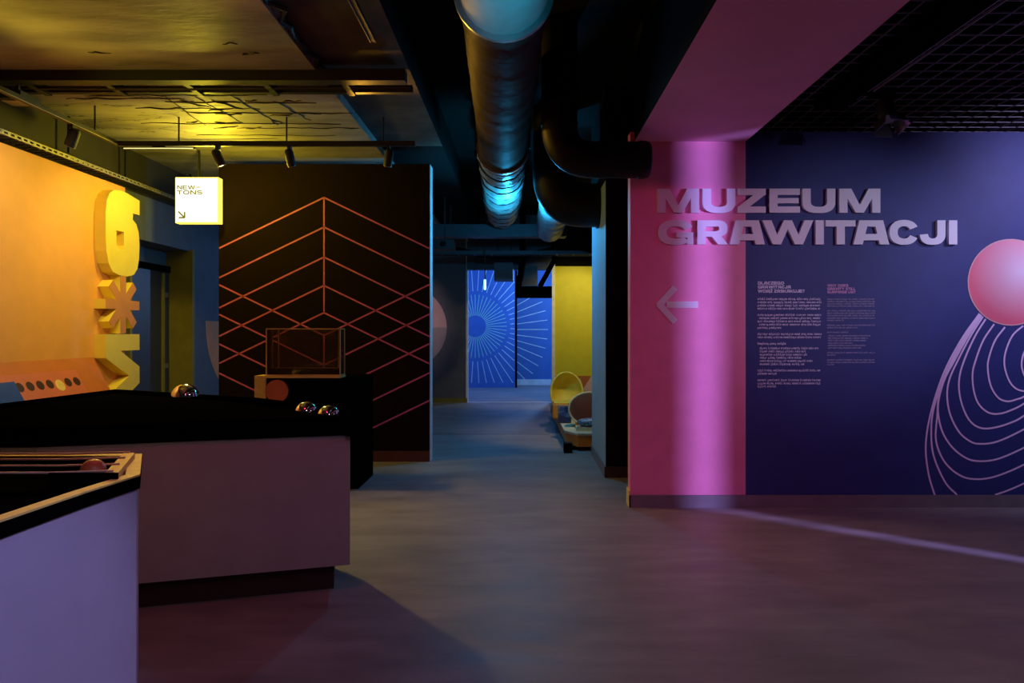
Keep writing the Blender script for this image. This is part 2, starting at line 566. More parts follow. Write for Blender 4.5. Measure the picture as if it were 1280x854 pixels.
# left wall with the door recess
wl = MB()
wl.box(-5.2, -4.3, -2.2, 7.45, 0, 3.46)
wl.box(-5.2, -4.3, 7.45, 8.8, 2.5, 3.46)
wl.box(-5.2, -4.3, 8.8, 14.2, 0, 3.46)
wall_left = struct(wl.build('wall_left', M['greyblue']), 'greyblue side wall behind the orange panel')
MB().box(-4.3, -4.29, -2.2, 14.2, 3.0, 3.45).build('upper_wall_band', M['slate_dark'], wall_left)
MB().box(-4.62, -4.26, 8.79, 8.85, 0, 2.52).build('door_jamb', M['olive_frame'], wall_left)
MB().box(-4.62, -4.28, 7.43, 7.47, 0, 2.5).build('door_jamb', M['olive_frame'], wall_left)
door = struct(MB().box(-4.62, -4.56, 7.47, 8.79, 0, 2.22).build('door_1', M['door']), 'dark blue door in the recess behind the yellow symbols')
MB().box(-4.66, -4.54, 7.47, 8.79, 2.22, 2.30).build('door_frame', M['black'], door)
MB().box(-4.57, -4.545, 8.60, 8.66, .05, 2.2).build('door_stile', M['olive_frame'], door)
for z in (1.9, 1.0):
    MB().box(-4.55, -4.53, 8.67, 8.71, z, z + .06).build('hinge', M['steel'], door)
MB().box(-4.66, -4.60, 7.47, 8.79, 2.30, 2.5).build('door_transom', M['slate'], door)
# lower half disc printed on the side wall
n = 28
pts = [(10.29 + 1.05 * math.cos(math.pi + math.pi * i / n), 1.61 + 1.05 * math.sin(math.pi + math.pi * i / n)) for i in range(n + 1)]
MB().prism(pts, lambda u, v, k: (-4.296 - .01 * k, u, v)).build('half_disc_print', M['peach_print'], wall_left)

# mural wall with chevron lines
YM = 7.68
XM0, XM1 = PX(273.5, YM), PX(537, YM)
wall_mural = struct(MB().box(XM0, XM1, YM, YM + .2, 0, PZ(205, YM)).build('wall_mural', M['mural']), 'dark brown partition wall printed with red chevron lines')
MB().box(XM0, XM1, YM - .015, YM, 0, .12).build('skirting', M['brown_skirt'], wall_mural)
MB().box(XM1 - .004, XM1 + .006, YM + .004, YM + .2, 0, PZ(205, YM)).build('edge_profile', M['white_trim'], wall_mural)
sl = .4835


def mural_line(p, q):
    a, b = Vector((PX(p[0], YM), PZ(p[1], YM))), Vector((PX(q[0], YM), PZ(q[1], YM)))
    d = (b - a).normalized()
    nn = Vector((-d.y, d.x)) * .0085
    MB().prism([a + nn, b + nn, b - nn, a - nn], lambda u, v, k: (u, YM - .002 + .003 * k, v)).build('chevron_line', M['mural_line'], wall_mural)


for yc in (247, 284, 321.5, 357, 391):
    mural_line((405, yc), (274, yc + 131 * sl))
    mural_line((405, yc), (537, yc + 132 * sl))
for yc in (419.5, 456.5, 493.5, 530, 564.5):
    mural_line((405, yc), (274, yc - 131 * sl))
    mural_line((405, yc), (537, yc - 132 * sl))
mural_line((405, 247), (405, 391))
mural_line((405, 419.5), (405, 564.5))

# pink wall end, navy wall, skirting
YP = 5.67
XP0, XP1 = .89, PX(932, YP)
wall_pink = struct(MB().box(XP0, XP1, YP, YP + .13, 0, 3.12).build('wall_pink', M['pink']), 'pink wall end with bright violet light streak')
wall_navy = struct(MB().box(XP1, 6.6, YP, YP + .13, 0, PZ(165, YP)).build('wall_navy', M['navy']), 'navy blue wall printed with text and pink field lines')
struct(MB().box(XP0 - .012, 6.6, YP - .014, YP, 0, .102).build('baseboard_right', M['skirt_grey']), 'grey skirting under pink and navy walls')
struct(MB().box(XP0 - .014, XP0, YP - .014, YP + .13, 0, .14).build('baseboard_end', M['ply']), 'short pale skirting on the pink wall end')

# pink beam: underside painted pink, sides coloured black to stand for darkness
BX0, BX1, BZ = PX(793, YP), XP1, PZ(177, YP)
bm_ = MB()
bm_.box(BX0, BX1, -2.2, YP, BZ, CEIL)
bo = bm_.build('beam', [M['pink_beam'], M['black_ceiling']])
for p in bo.data.polygons:
    if abs(p.normal.z) < .5 and abs(p.normal.x) > .5:
        p.material_index = 1
struct(bo, 'wide pink ceiling beam running to the pink wall')

# right wall with the narrow gap of a door standing ajar
wr = MB()
wr.box(6.3, 6.34, -2.2, 1.884, 0, CEIL)
wr.box(6.3, 6.34, 1.960, YP, 0, CEIL)
wr.box(6.3, 6.34, 1.884, 1.960, 2.13, CEIL)
struct(wr.build('wall_right', M['slate']), 'slate side wall with a narrow bright gap')
struct(MB().box(-5.2, 6.6, -2.4, -2.2, 0, CEIL).build('wall_rear', M['slate']), 'dark wall behind the viewer')

# unseen visor and casing, added to give the magenta spot a sharp upper edge
wv = thing('added_light_cutoff', (1.35, .9, 2.7), 'unseen black visor added to cut off the magenta light', 'lamp')
MB().box(.75, 1.95, 1.20, 1.21, 2.7156, 3.0).build('visor', M['black_soft'], wv)
MB().box(1.3, 1.4, .80, .86, 2.66, 2.80).build('lamp_case', M['black_soft'], wv)
MB().box(1.34, 1.36, .82, .84, 2.80, BZ).build('stem', M['black_soft'], wv)
MB().box(1.34, 1.36, .84, 1.205, 2.93, 2.95).build('visor_arm', M['black_soft'], wv)

# corridor block on the right
YB0, YB1, XB = 6.83, 8.18, .825
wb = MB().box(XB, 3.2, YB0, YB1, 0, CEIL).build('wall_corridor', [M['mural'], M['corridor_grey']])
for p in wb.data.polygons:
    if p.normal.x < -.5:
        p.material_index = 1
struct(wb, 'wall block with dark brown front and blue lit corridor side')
MB().box(XB - .01, 3.2, YB0 - .01, YB1, 2.98, CEIL).build('upper_wall_band', M['black_ceiling'], wb)  # black band paints the pipe shade on the top of the block
MB().box(XB - .012, 3.2, YB0 - .012, YB0, 0, .11).build('skirting', M['brown_skirt'], wb)
MB().box(XB - .012, XB, YB0, YB1, 0, .11).build('skirting', M['skirt_grey'], wb)
struct(MB().box(3.0, 3.2, YB1, 14.2, 0, CEIL).build('wall_niche', M['greyblue']), 'side wall of the yellow niche')

# wall at the end of the corridor with the opening
YE = 14.2
XE0, XE1 = PX(584, YE), PX(691, YE)
wf = struct(MB().box(-4.3, XE0, YE, YE + .12, 0, CEIL).build('wall_far_left', M['slate']), 'slate wall with two tone peach disc at corridor end')
MB().box(XE0 - .03, XE0 + .012, YE - .012, YE + .14, 0, CEIL).build('opening_jamb', M['white_trim'], wf)
MB().box(-4.3, XE0, YE - .015, YE, 0, .09).build('skirting', M['olive_frame'], wf)
cxd, czd, rd = PX(506, YE), PZ(409.5, YE), 52.5 / F * YE
n = 24
for a0, nm, mm in ((0, 'disc_print_upper', 'peach_light'), (math.pi, 'disc_print_lower', 'peach_grey')):
    pts = [(cxd + rd * math.cos(a0 + math.pi * i / n), czd + rd * math.sin(a0 + math.pi * i / n)) for i in range(n + 1)]
    MB().prism(pts, lambda u, v, k: (u, YE - .004 + .006 * k, v)).build(nm, M[mm], wf)
wy = struct(MB().box(XE1, 3.0, YE, YE + .12, 0, CEIL).build('wall_far_right', M['yellow_wall']), 'yellow wall at the right of the far opening')
MB().box(XE1 - .02, XE1 + .045, YE - .012, YE + .14, 0, CEIL).build('opening_jamb', M['white_trim'], wy)
MB().box(XE1 + .045, 3.0, YE - .012, YE, PZ(333, YE), CEIL).build('upper_wall_band', M['black_ceiling'], wy)
MB().box(XE1 + .045, 3.0, YE - .01, YE, 0, PZ(470, YE)).build('dado_print', M['orange_dark'], wy)
for i, (x, z, mm) in enumerate(((722, 478, 'peach_light'), (733, 485, 'orange_bench'), (712, 482, 'peach_print'), (737, 474, 'peach_light'))):
    cx_, cz_ = PX(x, YE), PZ(z + 4, YE)
    pts = [(cx_ - .16, cz_ - .18), (cx_ + .16, cz_ - .18), (cx_ + .05, cz_ + .16)]
    MB().prism(pts, lambda u, v, k, i=i: (u, YE - .013 - .001 * i + .004 * k, v)).build('dado_triangle_print', M[mm], wy)
struct(MB().box(XE0, XE1, YE, YE + .12, 3.3, CEIL).build('wall_far_header', M['slate']), 'strip of wall above the far opening')

# far blue hall with the starburst
Y1, Y2 = 18.0, 18.9
XS = PX(644, Y1)
wsb = struct(MB().box(-3.6, XS, Y1, Y1 + .1, 0, 3.3).build('wall_starburst', M['blue']), 'deep blue wall with burst of pale rays')
wsc = struct(MB().box(PX(630, Y2), 3.2, Y2, Y2 + .1, 0, 3.3).build('wall_starburst_side', M['blue']), 'lighter blue wall continuing the burst of rays')
MB().box(-3.6, XS, Y1 - .02, Y1, 0, .13).build('skirting', M['blue'], wsb)
MB().box(XS, XS + .05, Y1 - .01, Y1 + .1, 0, 3.3).build('wall_edge_profile', M['black'], wsb)
MB().box(PX(630, Y2), 3.2, Y2 - .02, Y2, 0, .16).build('skirting', M['white_trim'], wsc)
struct(MB().box(3.0, 3.2, YE + .12, Y2, 0, 3.3).build('wall_hall_right', M['blue']), 'blue side wall of the far hall')
struct(MB().box(-3.8, -3.6, YE + .12, Y2, 0, 3.3).build('wall_hall_left', M['blue']), 'blue wall on the other side of the far hall')
scx, scy = 594.0, 408.0


def ray(p, q, Y, wid, m, par):
    a, b = Vector((PX(p[0], Y), PZ(p[1], Y))), Vector((PX(q[0], Y), PZ(q[1], Y)))
    d = (b - a).normalized()
    nn = Vector((-d.y, d.x)) * wid
    MB().prism([a + nn, b + nn, b - nn, a - nn], lambda u, v, k: (u, Y - .004 + .006 * k, v)).build('ray_print', m, par)


def clip_seg(c, a, r0, r1, xlo, xhi):
    """part of the ray whose x lies in xlo..xhi, or None"""
    p = [(c[0] + r * math.cos(a), c[1] + r * math.sin(a)) for r in (r0, r1)]
    t0, t1 = 0.0, 1.0
    dx = p[1][0] - p[0][0]
    if abs(dx) < 1e-6:
        return p if xlo <= p[0][0] <= xhi else None
    ta, tb = (xlo - p[0][0]) / dx, (xhi - p[0][0]) / dx
    t0, t1 = max(t0, min(ta, tb)), min(t1, max(ta, tb))
    if t1 - t0 < .03:
        return None
    f = lambda t: (p[0][0] + dx * t, p[0][1] + (p[1][1] - p[0][1]) * t)
    return f(t0), f(t1)


for i in range(48):
    a = 2 * math.pi * i / 48
    s_ = clip_seg((scx, scy), a, 13.5, 39.5, 545, 644)
    if s_:
        ray(s_[0], s_[1], Y1, .0085, M['ray_green'], wsb)
    a = 2 * math.pi * (i + .5) / 48
    s_ = clip_seg((scx, scy), a, 44, 91, 545, 643)
    if s_:
        ray(s_[0], s_[1], Y1, .008, M['ray_white'], wsb)
    a2 = 2 * math.pi * i / 48
    s_ = clip_seg((scx, scy + 4), a2, 44, 91, 645.5, 760)
    if s_:
        ray(s_[0], s_[1], Y2, .010, M['ray_white'], wsc)

# ================================================================== ORANGE WALL PANEL AND CONSOLE
XO = -4.2
pan = thing('orange_wall_panel', (XO, 5, 0), 'large plain orange wall panel above the sloped ledge', 'wall panel')
MB().box(-4.3, XO, .5, 7.2, 0, 2.98).build('panel_board', M['orange'], pan)
con = thing('sloped_ledge', (-4.05, 3.6, 0), 'burnt orange sloped ledge at the foot of the orange panel', 'ledge')
pts = [(XO, 1.21), (-3.98, .80), (-3.98, 0), (XO, 0)]
MB().prism(pts, lambda u, v, k: (u, .5 if k == 0 else 6.66, v)).build('ledge_body', M['orange_dark'], con)

# perforated strip with holes, mounted on the slope
pl = thing('hole_panel', (-4.0, 5.0, .9), 'coral panel with a row of round holes on the sloped ledge', 'panel')
nx, nz = .41, .22
ln_ = math.hypot(nx, nz)
nx, nz = nx / ln_, nz / ln_


def slope(y, d, h):
    """point on the ledge slope: d metres down from its top edge, h above it"""
    return Vector((XO + d * nz + h * nx, y, 1.21 - d * nx + h * nz))


def sbox(y0, y1, d0, d1, h0, h1):
    vs = [slope(y, d, h) for h in (h0, h1) for y, d in ((y0, d0), (y1, d0), (y1, d1), (y0, d1))]
    return MB().add(vs, [(3, 2, 1, 0), (4, 5, 6, 7), (0, 1, 5, 4), (1, 2, 6, 5), (2, 3, 7, 6), (3, 0, 4, 7)])


sbox(4.8, 6.27, .13, .42, .001, .03).build('panel_board', M['orange_panel'], pl)
sbox(4.8, 5.47, .19, .42, .03, .034).build('blue_screen', M['blue_panel'], pl)
for i in range(7):
    y = 5.5 + i * .117
    r = .043 if i != 4 else .055
    c = slope(y, .245 + (.02 if i == 4 else 0), .031)
    pts = []
    for k in range(16):
        th = 2 * math.pi * k / 16
        pts.append(c + Vector((nz, 0, -nx)) * (math.sin(th) * r) + Vector((0, 1, 0)) * (math.cos(th) * r))
    nn = Vector((nx, 0, nz))
    mb = MB()
    mb.add([p for p in pts] + [p - nn * .02 for p in pts], [tuple(range(16))] + [(k, 16 + k, 16 + (k + 1) % 16, (k + 1) % 16) for k in range(16)])
    mb.build('hole', M['plinth'] if i != 4 else M['ply'], pl)

# yellow three dimensional symbols
XF = -4.09
U0, UW = 6.68, .59


def sym(name, polys, label, zc, face_mat, side_mat, u0=U0):
    t = thing(name, (XF, u0, zc), label, 'symbol', 'stacked symbols at the end of the orange panel')
    b = MB()
    for p in polys:
        b.prism(p, lambda u, v, k: (XF if k == 0 else XO, u, v))
    b.build('symbol_body', side_mat, t)
    f = MB()
    for p in polys:
        f.prism(p, lambda u, v, k: (XF + .003 if k == 0 else XF, u, v))
    f.build('symbol_face', face_mat, t)
    return t


def six_polys():
    z0, H = 2.03, .865
    out = [(1, .955), (1, .775), (.80, .775), (.78, .70), (.9, .655), (.97, .56), (1, .42), (.985, .24), (.93, .11), (.82, .03), (.62, 0), (.40, 0), (.2, .03), (.08, .12), (.02, .26), (0, .42), (0, .70), (.03, .83), (.1, .92), (.22, .975), (.4, 1.0), (.6, .995)]
    c = [(.30, .52), (.52, .52), (.52, .36), (.47, .31), (.36, .31), (.30, .36)]
    # keyhole polygon: outer ring opened at the left and joined to the counter, as two halves
    # halves split by the vertical through the counter (u = .41)
    left = [(.41, 1.0), (.22, .975), (.1, .92), (.03, .83), (0, .70), (0, .42), (.02, .26), (.08, .12), (.2, .03), (.41, 0), (.41, .31), (.36, .31), (.30, .36), (.30, .52), (.41, .52)]
    right = [(.41, 1.0), (.41, .52), (.52, .52), (.52, .36), (.47, .31), (.41, .31), (.41, 0), (.62, 0), (.82, .03), (.93, .11), (.985, .24), (1, .42), (.97, .56), (.9, .655), (.78, .70), (.80, .775), (1, .775), (1, .955), (.6, .995)]
    return [[(U0 + u * UW, z0 + v * H) for u, v in p] for p in (left, right)]


sym('number_six', six_polys(), 'yellow block numeral six above the orange asterisk', 2.03, M['yellow'], M['yellow'])
ast = []
c = Vector((U0 + .295, 1.735))
for k in range(8):
    a = math.pi * k / 4
    d, nn = Vector((math.cos(a), math.sin(a))), Vector((-math.sin(a), math.cos(a)))
    L, wd = .292, .048
    ast += [tuple(c + d * L - nn * wd), tuple(c + d * L + nn * wd)]
    a += math.pi / 8
    ast.append(tuple(c + Vector((math.cos(a), math.sin(a))) * (wd / math.sin(math.pi / 8))))
ast = [ast]
sym('asterisk', ast, 'eight armed asterisk with orange face and yellow sides', 1.44, M['orange_bench'], M['yellow'])
sg = [(0, 1), (1, 1), (1, .805), (.42, .805), (1, .60), (1, .36), (.42, .165), (1, .165), (1, 0), (0, 0), (0, .165), (.68, .50), (0, .745)]
sg = [(0, 1), (1, 1), (1, .805), (.42, .805), (1, .60), (1, .40), (.42, .195), (1, .195), (1, 0), (0, 0), (0, .27), (.68, .50), (0, .73)]
za = .57
sym('sigma_symbol', [[(U0 + u * UW, za + v * .865) for u, v in sg]], 'yellow angular block symbol below the asterisk', za, M['yellow'], M['yellow'])

# ================================================================== LETTERS
def rect(x0, y0, x1, y1):
    return [(x0, y0), (x1, y0), (x1, y1), (x0, y1)]


def ring(cx, cy, rx, ry, s, b, a0, a1, n=18, ex=2.6):
    """arc stroke as quads, angles in degrees"""
    def pt(rx_, ry_, a):
        c, s2 = math.cos(a), math.sin(a)
        return (cx + rx_ * math.copysign(abs(c) ** (2 / ex), c), cy + ry_ * math.copysign(abs(s2) ** (2 / ex), s2))
    if abs(a1 - a0) > 340:
        h = (a0 + a1) / 2
        return ring(cx, cy, rx, ry, s, b, a0, h, n // 2, ex) + ring(cx, cy, rx, ry, s, b, h, a1, n // 2, ex)
    ts = [math.radians(a0 + (a1 - a0) * i / n) for i in range(n + 1)]
    return [[pt(rx, ry, t) for t in ts] + [pt(rx - s, ry - b, t) for t in reversed(ts)]]


def glyph(ch, s=.345, b=.26):
    """polygons and width for a wide grotesque capital of height 1"""
    thin = s / .345
    if ch == 'I':
        return [rect(0, 0, s, 1)], s
    if ch == 'L':
        return [rect(0, 0, s, 1), rect(0, 0, 1.05, b)], 1.05
    if ch == 'T':
        w = 1.25
        return [rect(0, 1 - b, w, 1), rect(w / 2 - s / 2, 0, w / 2 + s / 2, 1)], w
    if ch == 'E':
        w = 1.27
        return [rect(0, 0, s, 1), rect(0, 1 - b, w, 1), rect(0, 0, w, b), rect(0, .5 - b * .42, w - .05, .5 + b * .42)], w
    if ch == 'H':
        w = 1.35
        return [rect(0, 0, s, 1), rect(w - s, 0, w, 1), rect(0, .5 - b / 2, w, .5 + b / 2)], w
    if ch in 'ZŻ':
        w = 1.18
        d = .48 * thin
        ps = [rect(0, 1 - b, w, 1), rect(0, 0, w, b), [(0, b * .9), (w - d, 1 - b * .9), (w, 1 - b * .9), (d, b * .9)]]
        if ch == 'Ż':
            ps.append(rect(w / 2 - s / 2, 1.08, w / 2 + s / 2, 1.3))
        return ps, w
    if ch == 'M':
        w = 1.74
        m, h = w / 2, .17 * thin
        k = .5 * thin
        return [rect(0, 0, s, 1), rect(w - s, 0, w, 1), [(s * .3, 1), (s * .3 + k * .8, 1), (m + h, 0), (m - h, 0)],
                [(w - s * .3, 1), (w - s * .3 - k * .8, 1), (m - h, 0), (m + h, 0)]], w
    if ch == 'W':
        w = 2.12
        m, t = w / 2, .38 * thin
        q = w * .285
        h = t * .44
        return [[(0, 1), (t, 1), (q + h, 0), (q - h, 0)], [(q - h, 0), (q + h, 0), (m + h, 1), (m - h, 1)],
                [(w, 1), (w - t, 1), (w - q - h, 0), (w - q + h, 0)], [(w - q + h, 0), (w - q - h, 0), (m - h, 1), (m + h, 1)]], w
    if ch == 'V':
        w = 1.5
        m, t, h = w / 2, .4 * thin, .2 * thin
        return [[(0, 1), (t, 1), (m + h, 0), (m - h, 0)], [(w, 1), (w - t, 1), (m - h, 0), (m + h, 0)]], w
    if ch == 'Y':
        w = 1.4
        m, t = w / 2, .42 * thin
        return [[(0, 1), (t, 1), (m + s / 2, .38), (m - s / 2, .38)], [(w, 1), (w - t, 1), (m - s / 2, .38), (m + s / 2, .38)], rect(m - s / 2, 0, m + s / 2, .42)], w
    if ch == 'N':
        w = 1.4
        k = .48 * thin
        return [rect(0, 0, s, 1), rect(w - s, 0, w, 1), [(0, 1), (k, 1), (w, 0), (w - k, 0)]], w
    if ch in 'AĄ':
        w = 1.48
        t = .385 * thin
        ps = [[(0, 0), (t, 0), (.25 + t, 1), (.25, 1)], [(w, 0), (w - t, 0), (w - .25 - t, 1), (w - .25, 1)],
              rect(.3, 1 - b, w - .3, 1), rect(.2, .17, w - .2, .17 + b)]
        if ch == 'Ą':
            ps.append([(w - .25, 0), (w - .02, 0), (w - .1, -.22), (w - .3, -.22)])
        return ps, w
    if ch == 'U':
        w = 1.36
        return [rect(0, .45, s, 1), rect(w - s, .45, w, 1)] + ring(w / 2, .46, w / 2, .475, s, b, 180, 360, 22, 2.5), w
    if ch == 'J':
        w = 1.08
        return [rect(w - s, .45, w, 1)] + ring(w / 2, .46, w / 2, .475, s, b, 184, 360, 20, 2.5), w
    if ch == 'C':
        w = 1.2
        return ring(w / 2 + .02, .5, w / 2 + .02, .515, s, b, 24, 336, 36, 2.3), w
    if ch == 'G':
        w = 1.45
        return ring(w / 2, .5, w / 2, .515, s, b, 22, 318, 36, 2.4) + [rect(w * .52, .28, w, .28 + b * .85), rect(w - s * .72, 0, w, .45)], w
    if ch == 'O':
        w = 1.5
        return ring(w / 2, .5, w / 2, .515, s, b, 0, 360, 40, 2.4), w
    if ch == 'D':
        w = 1.35
        return [rect(0, 0, s, 1), rect(0, 0, w * .55, b), rect(0, 1 - b, w * .55, 1)] + ring(w * .5, .5, w * .5, .5, s, b, -90, 90, 20, 2.6), w
    if ch in 'PR':
        w = 1.28
        top = .36
        ry = (1 - top) / 2 + .02
        ps = [rect(0, 0, s, 1), rect(0, 1 - b, w * .66, 1), rect(0, top - .04, w * .66, top + b * .72)] + ring(w * .62, 1 - ry, w * .36, ry, s, b * .92, -90, 90, 18, 2.6)
        if ch == 'R':
            ps.append([(w * .42, top + .05), (w * .42 + s * 1.15, top + .05), (w, 0), (w - s * 1.2, 0)])
        return ps, w
    if ch == 'K':
        w = 1.4
        k = .46 * thin
        return [rect(0, 0, s, 1), [(s * .8, .36), (w - k, 1), (w, 1), (s * .8, .36 - b * .5 + .02)], [(s * 1.1, .52), (s * 1.1 + k * .7, .72), (w + .03, 0), (w - k, 0)]], w
    if ch == 'S':
        w = 1.25
        ry = .5 * (1 + b) / 2 + .01
        return ring(w / 2, 1 - ry + .012, w / 2, ry, s, b, 25, 270, 24, 2.4) + ring(w / 2, ry - .012, w / 2, ry, s, b, 90, -155, 24, 2.4), w
    if ch == '?':
        w = .95
        return ring(w / 2, .68, w / 2, .33, s * .9, b, 170, -75, 20, 2.3) + [rect(w / 2 - s / 2, .28, w / 2 + s / 2, .44), rect(w / 2 - s / 2, 0, w / 2 + s / 2, .2)], w
    if ch == '-':
        return [rect(0, .45, 1.3, .45 + b)], 1.3
    return [], .5


def wall_prism(mb, polys, x0, sx, z0, sz, y_front, depth):
    for i, p in enumerate(polys):
        # overlapping strokes sit a hair apart so that no two faces share a plane
        mb.prism([(x0 + u * sx, z0 + v * sz) for u, v in p], lambda u, v, k: (u, y_front - .00025 * (i % 8) + (depth + .0004 * (i % 8)) * k, v))


# title: standing letters fixed to the wall
title = thing('wall_title', (PX(821, YP), YP, 2.2), 'raised pale lavender letters reading MUZEUM GRAWITACJI across pink and navy wall', 'lettering')
rows = ((236.8, 266.8, (('M', 821, 872.8), ('U', 877, 917.8), ('Z', 920.6, 955.6), ('E', 960, 998), ('U', 1001, 1042), ('M', 1047, 1098))),
        (276.2, 306.2, (('G', 821.7, 865.5), ('R', 870.5, 908.7), ('A', 910.8, 954.5), ('W', 951.4, 1014.8), ('I', 1017.5, 1027.7), ('T', 1030.2, 1067.2), ('A', 1064.5, 1109), ('C', 1109.4, 1144.3), ('J', 1147, 1179), ('I', 1183.2, 1193.6))))
for yt, yb, ls in rows:
    z0, z1 = PZ(yb, YP), PZ(yt, YP)
    for ch, xa, xb in ls:
        ps, gw = glyph(ch)
        x0, x1 = PX(xa, YP), PX(xb, YP)
        mb = MB()
        wall_prism(mb, ps, x0, (x1 - x0) / gw, z0, z1 - z0, YP - .032, .032)
        mb.build('letter', M['lavender'], title)

# arrow on the pink wall
arr = MB()
zc = PZ(381, YP)
arr.prism([(PX(833, YP), zc - .027), (PX(872, YP), zc - .027), (PX(872, YP), zc + .027), (PX(833, YP), zc + .027)], lambda u, v, k: (u, YP - .012 + .012 * k, v))
for sgn in (1, -1):
    a, b = Vector((PX(824, YP), zc)), Vector((PX(843.5, YP), zc + sgn * 21.5 / F * YP))
    d = (b - a).normalized()
    nn = Vector((-d.y, d.x)) * .026
    a -= d * .012
    arr.prism([a + nn, b + nn, b - nn, a - nn], lambda u, v, k: (u, YP - .0125 - .0006 * (sgn + 1) + .012 * k, v))
tag(arr.build('wall_arrow', M['lavender']), 'lavender arrow pointing to the corridor on the pink wall', 'arrow')


def word_line(text, x0px, x1px, ycpx, hpx, m, par, name, s=.33, b=.26, gap=.14):
    ps_all, x = [], 0.0
    for ch in text:
        if ch == ' ':
            x += .55
            continue
        ps, gw = glyph(ch, s, b)
        ps_all += [[(u + x, v) for u, v in p] for p in ps]
        x += gw + gap
    x -= gap
    X0, X1 = PX(x0px, YP), PX(x1px, YP)
    h = hpx / F * YP
    mb = MB()
    wall_prism(mb, ps_all, X0, (X1 - X0) / x, PZ(ycpx, YP) - h / 2, h, YP - .003, .003)
    mb.build(name, m, par)


for t, x1, y in (('DLACZEGO', 980, 354), ('GRAWITACJA', 988.6, 358.9), ('WCIĄŻ ZASKAKUJE?', 1005.4, 364)):
    word_line(t, 947.2, x1, y, 3.9, M['lavender_print'], wall_navy, 'heading_print')
for t, x1, y in (('WHY DOES', 1060.2, 357), ('GRAVITY STILL', 1069, 361.1), ('SURPRISE US?', 1069, 365.2)):
    word_line(t, 1034, x1, y, 3.2, M['pink_head_print'], wall_navy, 'heading_print')

rt = random.Random(11)


def micro_line(x0, x1, y, h, m, name, bold=False):
    """one line of print too small to read: rows of letter-sized ticks grouped in words"""
    mb = MB()
    x = x0
    while x < x1 - .6:
        wl_ = rt.uniform(4, 12) * h * .62
        xe = min(x + wl_, x1)
        while x < xe - .3:
            lw = rt.uniform(.55, .8) * h
            k = rt.random()
            zc0, zc1 = y + h * .5, y - h * .5
            top = zc1 - (h * .45 if k < .22 else 0)
            bot = zc0 + (h * .4 if .22 <= k < .32 else 0)
            st = h * (.34 if bold else .24)
            def q(xa, ya, xb, yb):
                mb.prism([(PX(xa, YP), PZ(yb, YP)), (PX(xb, YP), PZ(yb, YP)), (PX(xb, YP), PZ(ya, YP)), (PX(xa, YP), PZ(ya, YP))], lambda u, v, kk: (u, YP - .002 + .002 * kk, v))
            q(x, top, x + st, bot)
            q(x + st, zc1, x + lw - .1 * h, zc1 + st) if k > .4 else q(x + st, zc0 - st, x + lw - .1 * h, zc0)
            if k > .55:
                q(x + lw - st - .1 * h, zc1, x + lw - .1 * h, zc0)
            x += lw + .12 * h
        x += h * .55
    mb.build(name, m, wall_navy)


c1 = [(947, 1026.5, 374), (947, 1026.5, 378.1), (947, 1026.5, 382.1), (947, 1024.5, 386), (947, 1026.5, 393.9), (949, 1025.5, 397.9), (947, 1026.5, 401.9), (949, 1026.5, 405.9), (947, 978, 410),
      (947, 1026.5, 417.8), (947, 1026.5, 421.8), (947, 982.4, 429.8), (949.7, 1022, 435.5), (949.7, 1007, 439.5), (949.7, 1008, 443.5), (949.7, 1001, 447.4), (949.7, 1016.5, 451.4), (949.7, 1004.5, 455.4),
      (947, 1026, 463.3), (947, 970.6, 467.3), (947, 1026, 475.4), (947, 1026, 479.4), (947, 970.5, 483.3)]
for i, (a, b, y) in enumerate(c1):
    micro_line(a, b, y, 2.0, M['lavender_print'], 'text_line_print', i == 11)
c2 = [(1034, 1093.5, 374.1), (1034, 1093.5, 377), (1034, 1093.5, 379.8), (1034, 1093.5, 382.7), (1034, 1093.5, 388.6), (1034, 1093.5, 391.6), (1034, 1093.5, 394.6), (1034, 1093.5, 397.7), (1034, 1054.7, 400.6),
      (1034, 1093.5, 406.6), (1034, 1073, 409.7), (1034, 1060, 415.6), (1035, 1089, 419.8), (1035, 1085, 422.8), (1035, 1083, 425.8), (1035, 1067, 429), (1035, 1082, 432), (1035, 1076, 435),
      (1034, 1093.5, 441), (1034, 1044, 444), (1034, 1093, 450), (1034, 1093, 453), (1034, 1043, 455.8)]
for a, b, y in c2:
    micro_line(a, b, y, 1.5, M['dim_print'], 'text_line_print')

# planet and its field lines, printed on the navy wall
pc = (1263.5, 353.0)
R_ = 54.2 / F * YP
pts = [(R_ * math.cos(2 * math.pi * i / 64), R_ * math.sin(2 * math.pi * i / 64)) for i in range(64)]
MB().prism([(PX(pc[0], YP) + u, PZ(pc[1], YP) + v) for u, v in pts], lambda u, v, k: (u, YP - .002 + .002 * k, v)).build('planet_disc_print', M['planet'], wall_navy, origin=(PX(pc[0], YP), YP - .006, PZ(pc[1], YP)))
mb = MB()
for i in range(64):
    a, b = 2 * math.pi * i / 64, 2 * math.pi * (i + 1) / 64
    q = [(r * math.cos(t), r * math.sin(t)) for r, t in ((R_, a), (R_, b), (R_ - .008, b), (R_ - .008, a))]
    mb.prism([(PX(pc[0], YP) + u, PZ(pc[1], YP) + v) for u, v in q], lambda u, v, k: (u, YP - .003 + .002 * k, v))
mb.build('planet_outline_print', M['peach_light'], wall_navy)


def catmull(pts, n=9):
    P = [Vector(p) for p in pts]
    P = [P[0] * 2 - P[1]] + P + [P[-1] * 2 - P[-2]]
    out = []
    for i in range(1, len(P) - 2):
        p0, p1, p2, p3 = P[i - 1:i + 3]
        for k in range(n):
            t = k / n
            out.append(.5 * ((2 * p1) + (p2 - p0) * t + (2 * p0 - 5 * p1 + 4 * p2 - p3) * t * t + (3 * p1 - p0 - 3 * p2 + p3) * t ** 3))
    out.append(P[-2])
    return out


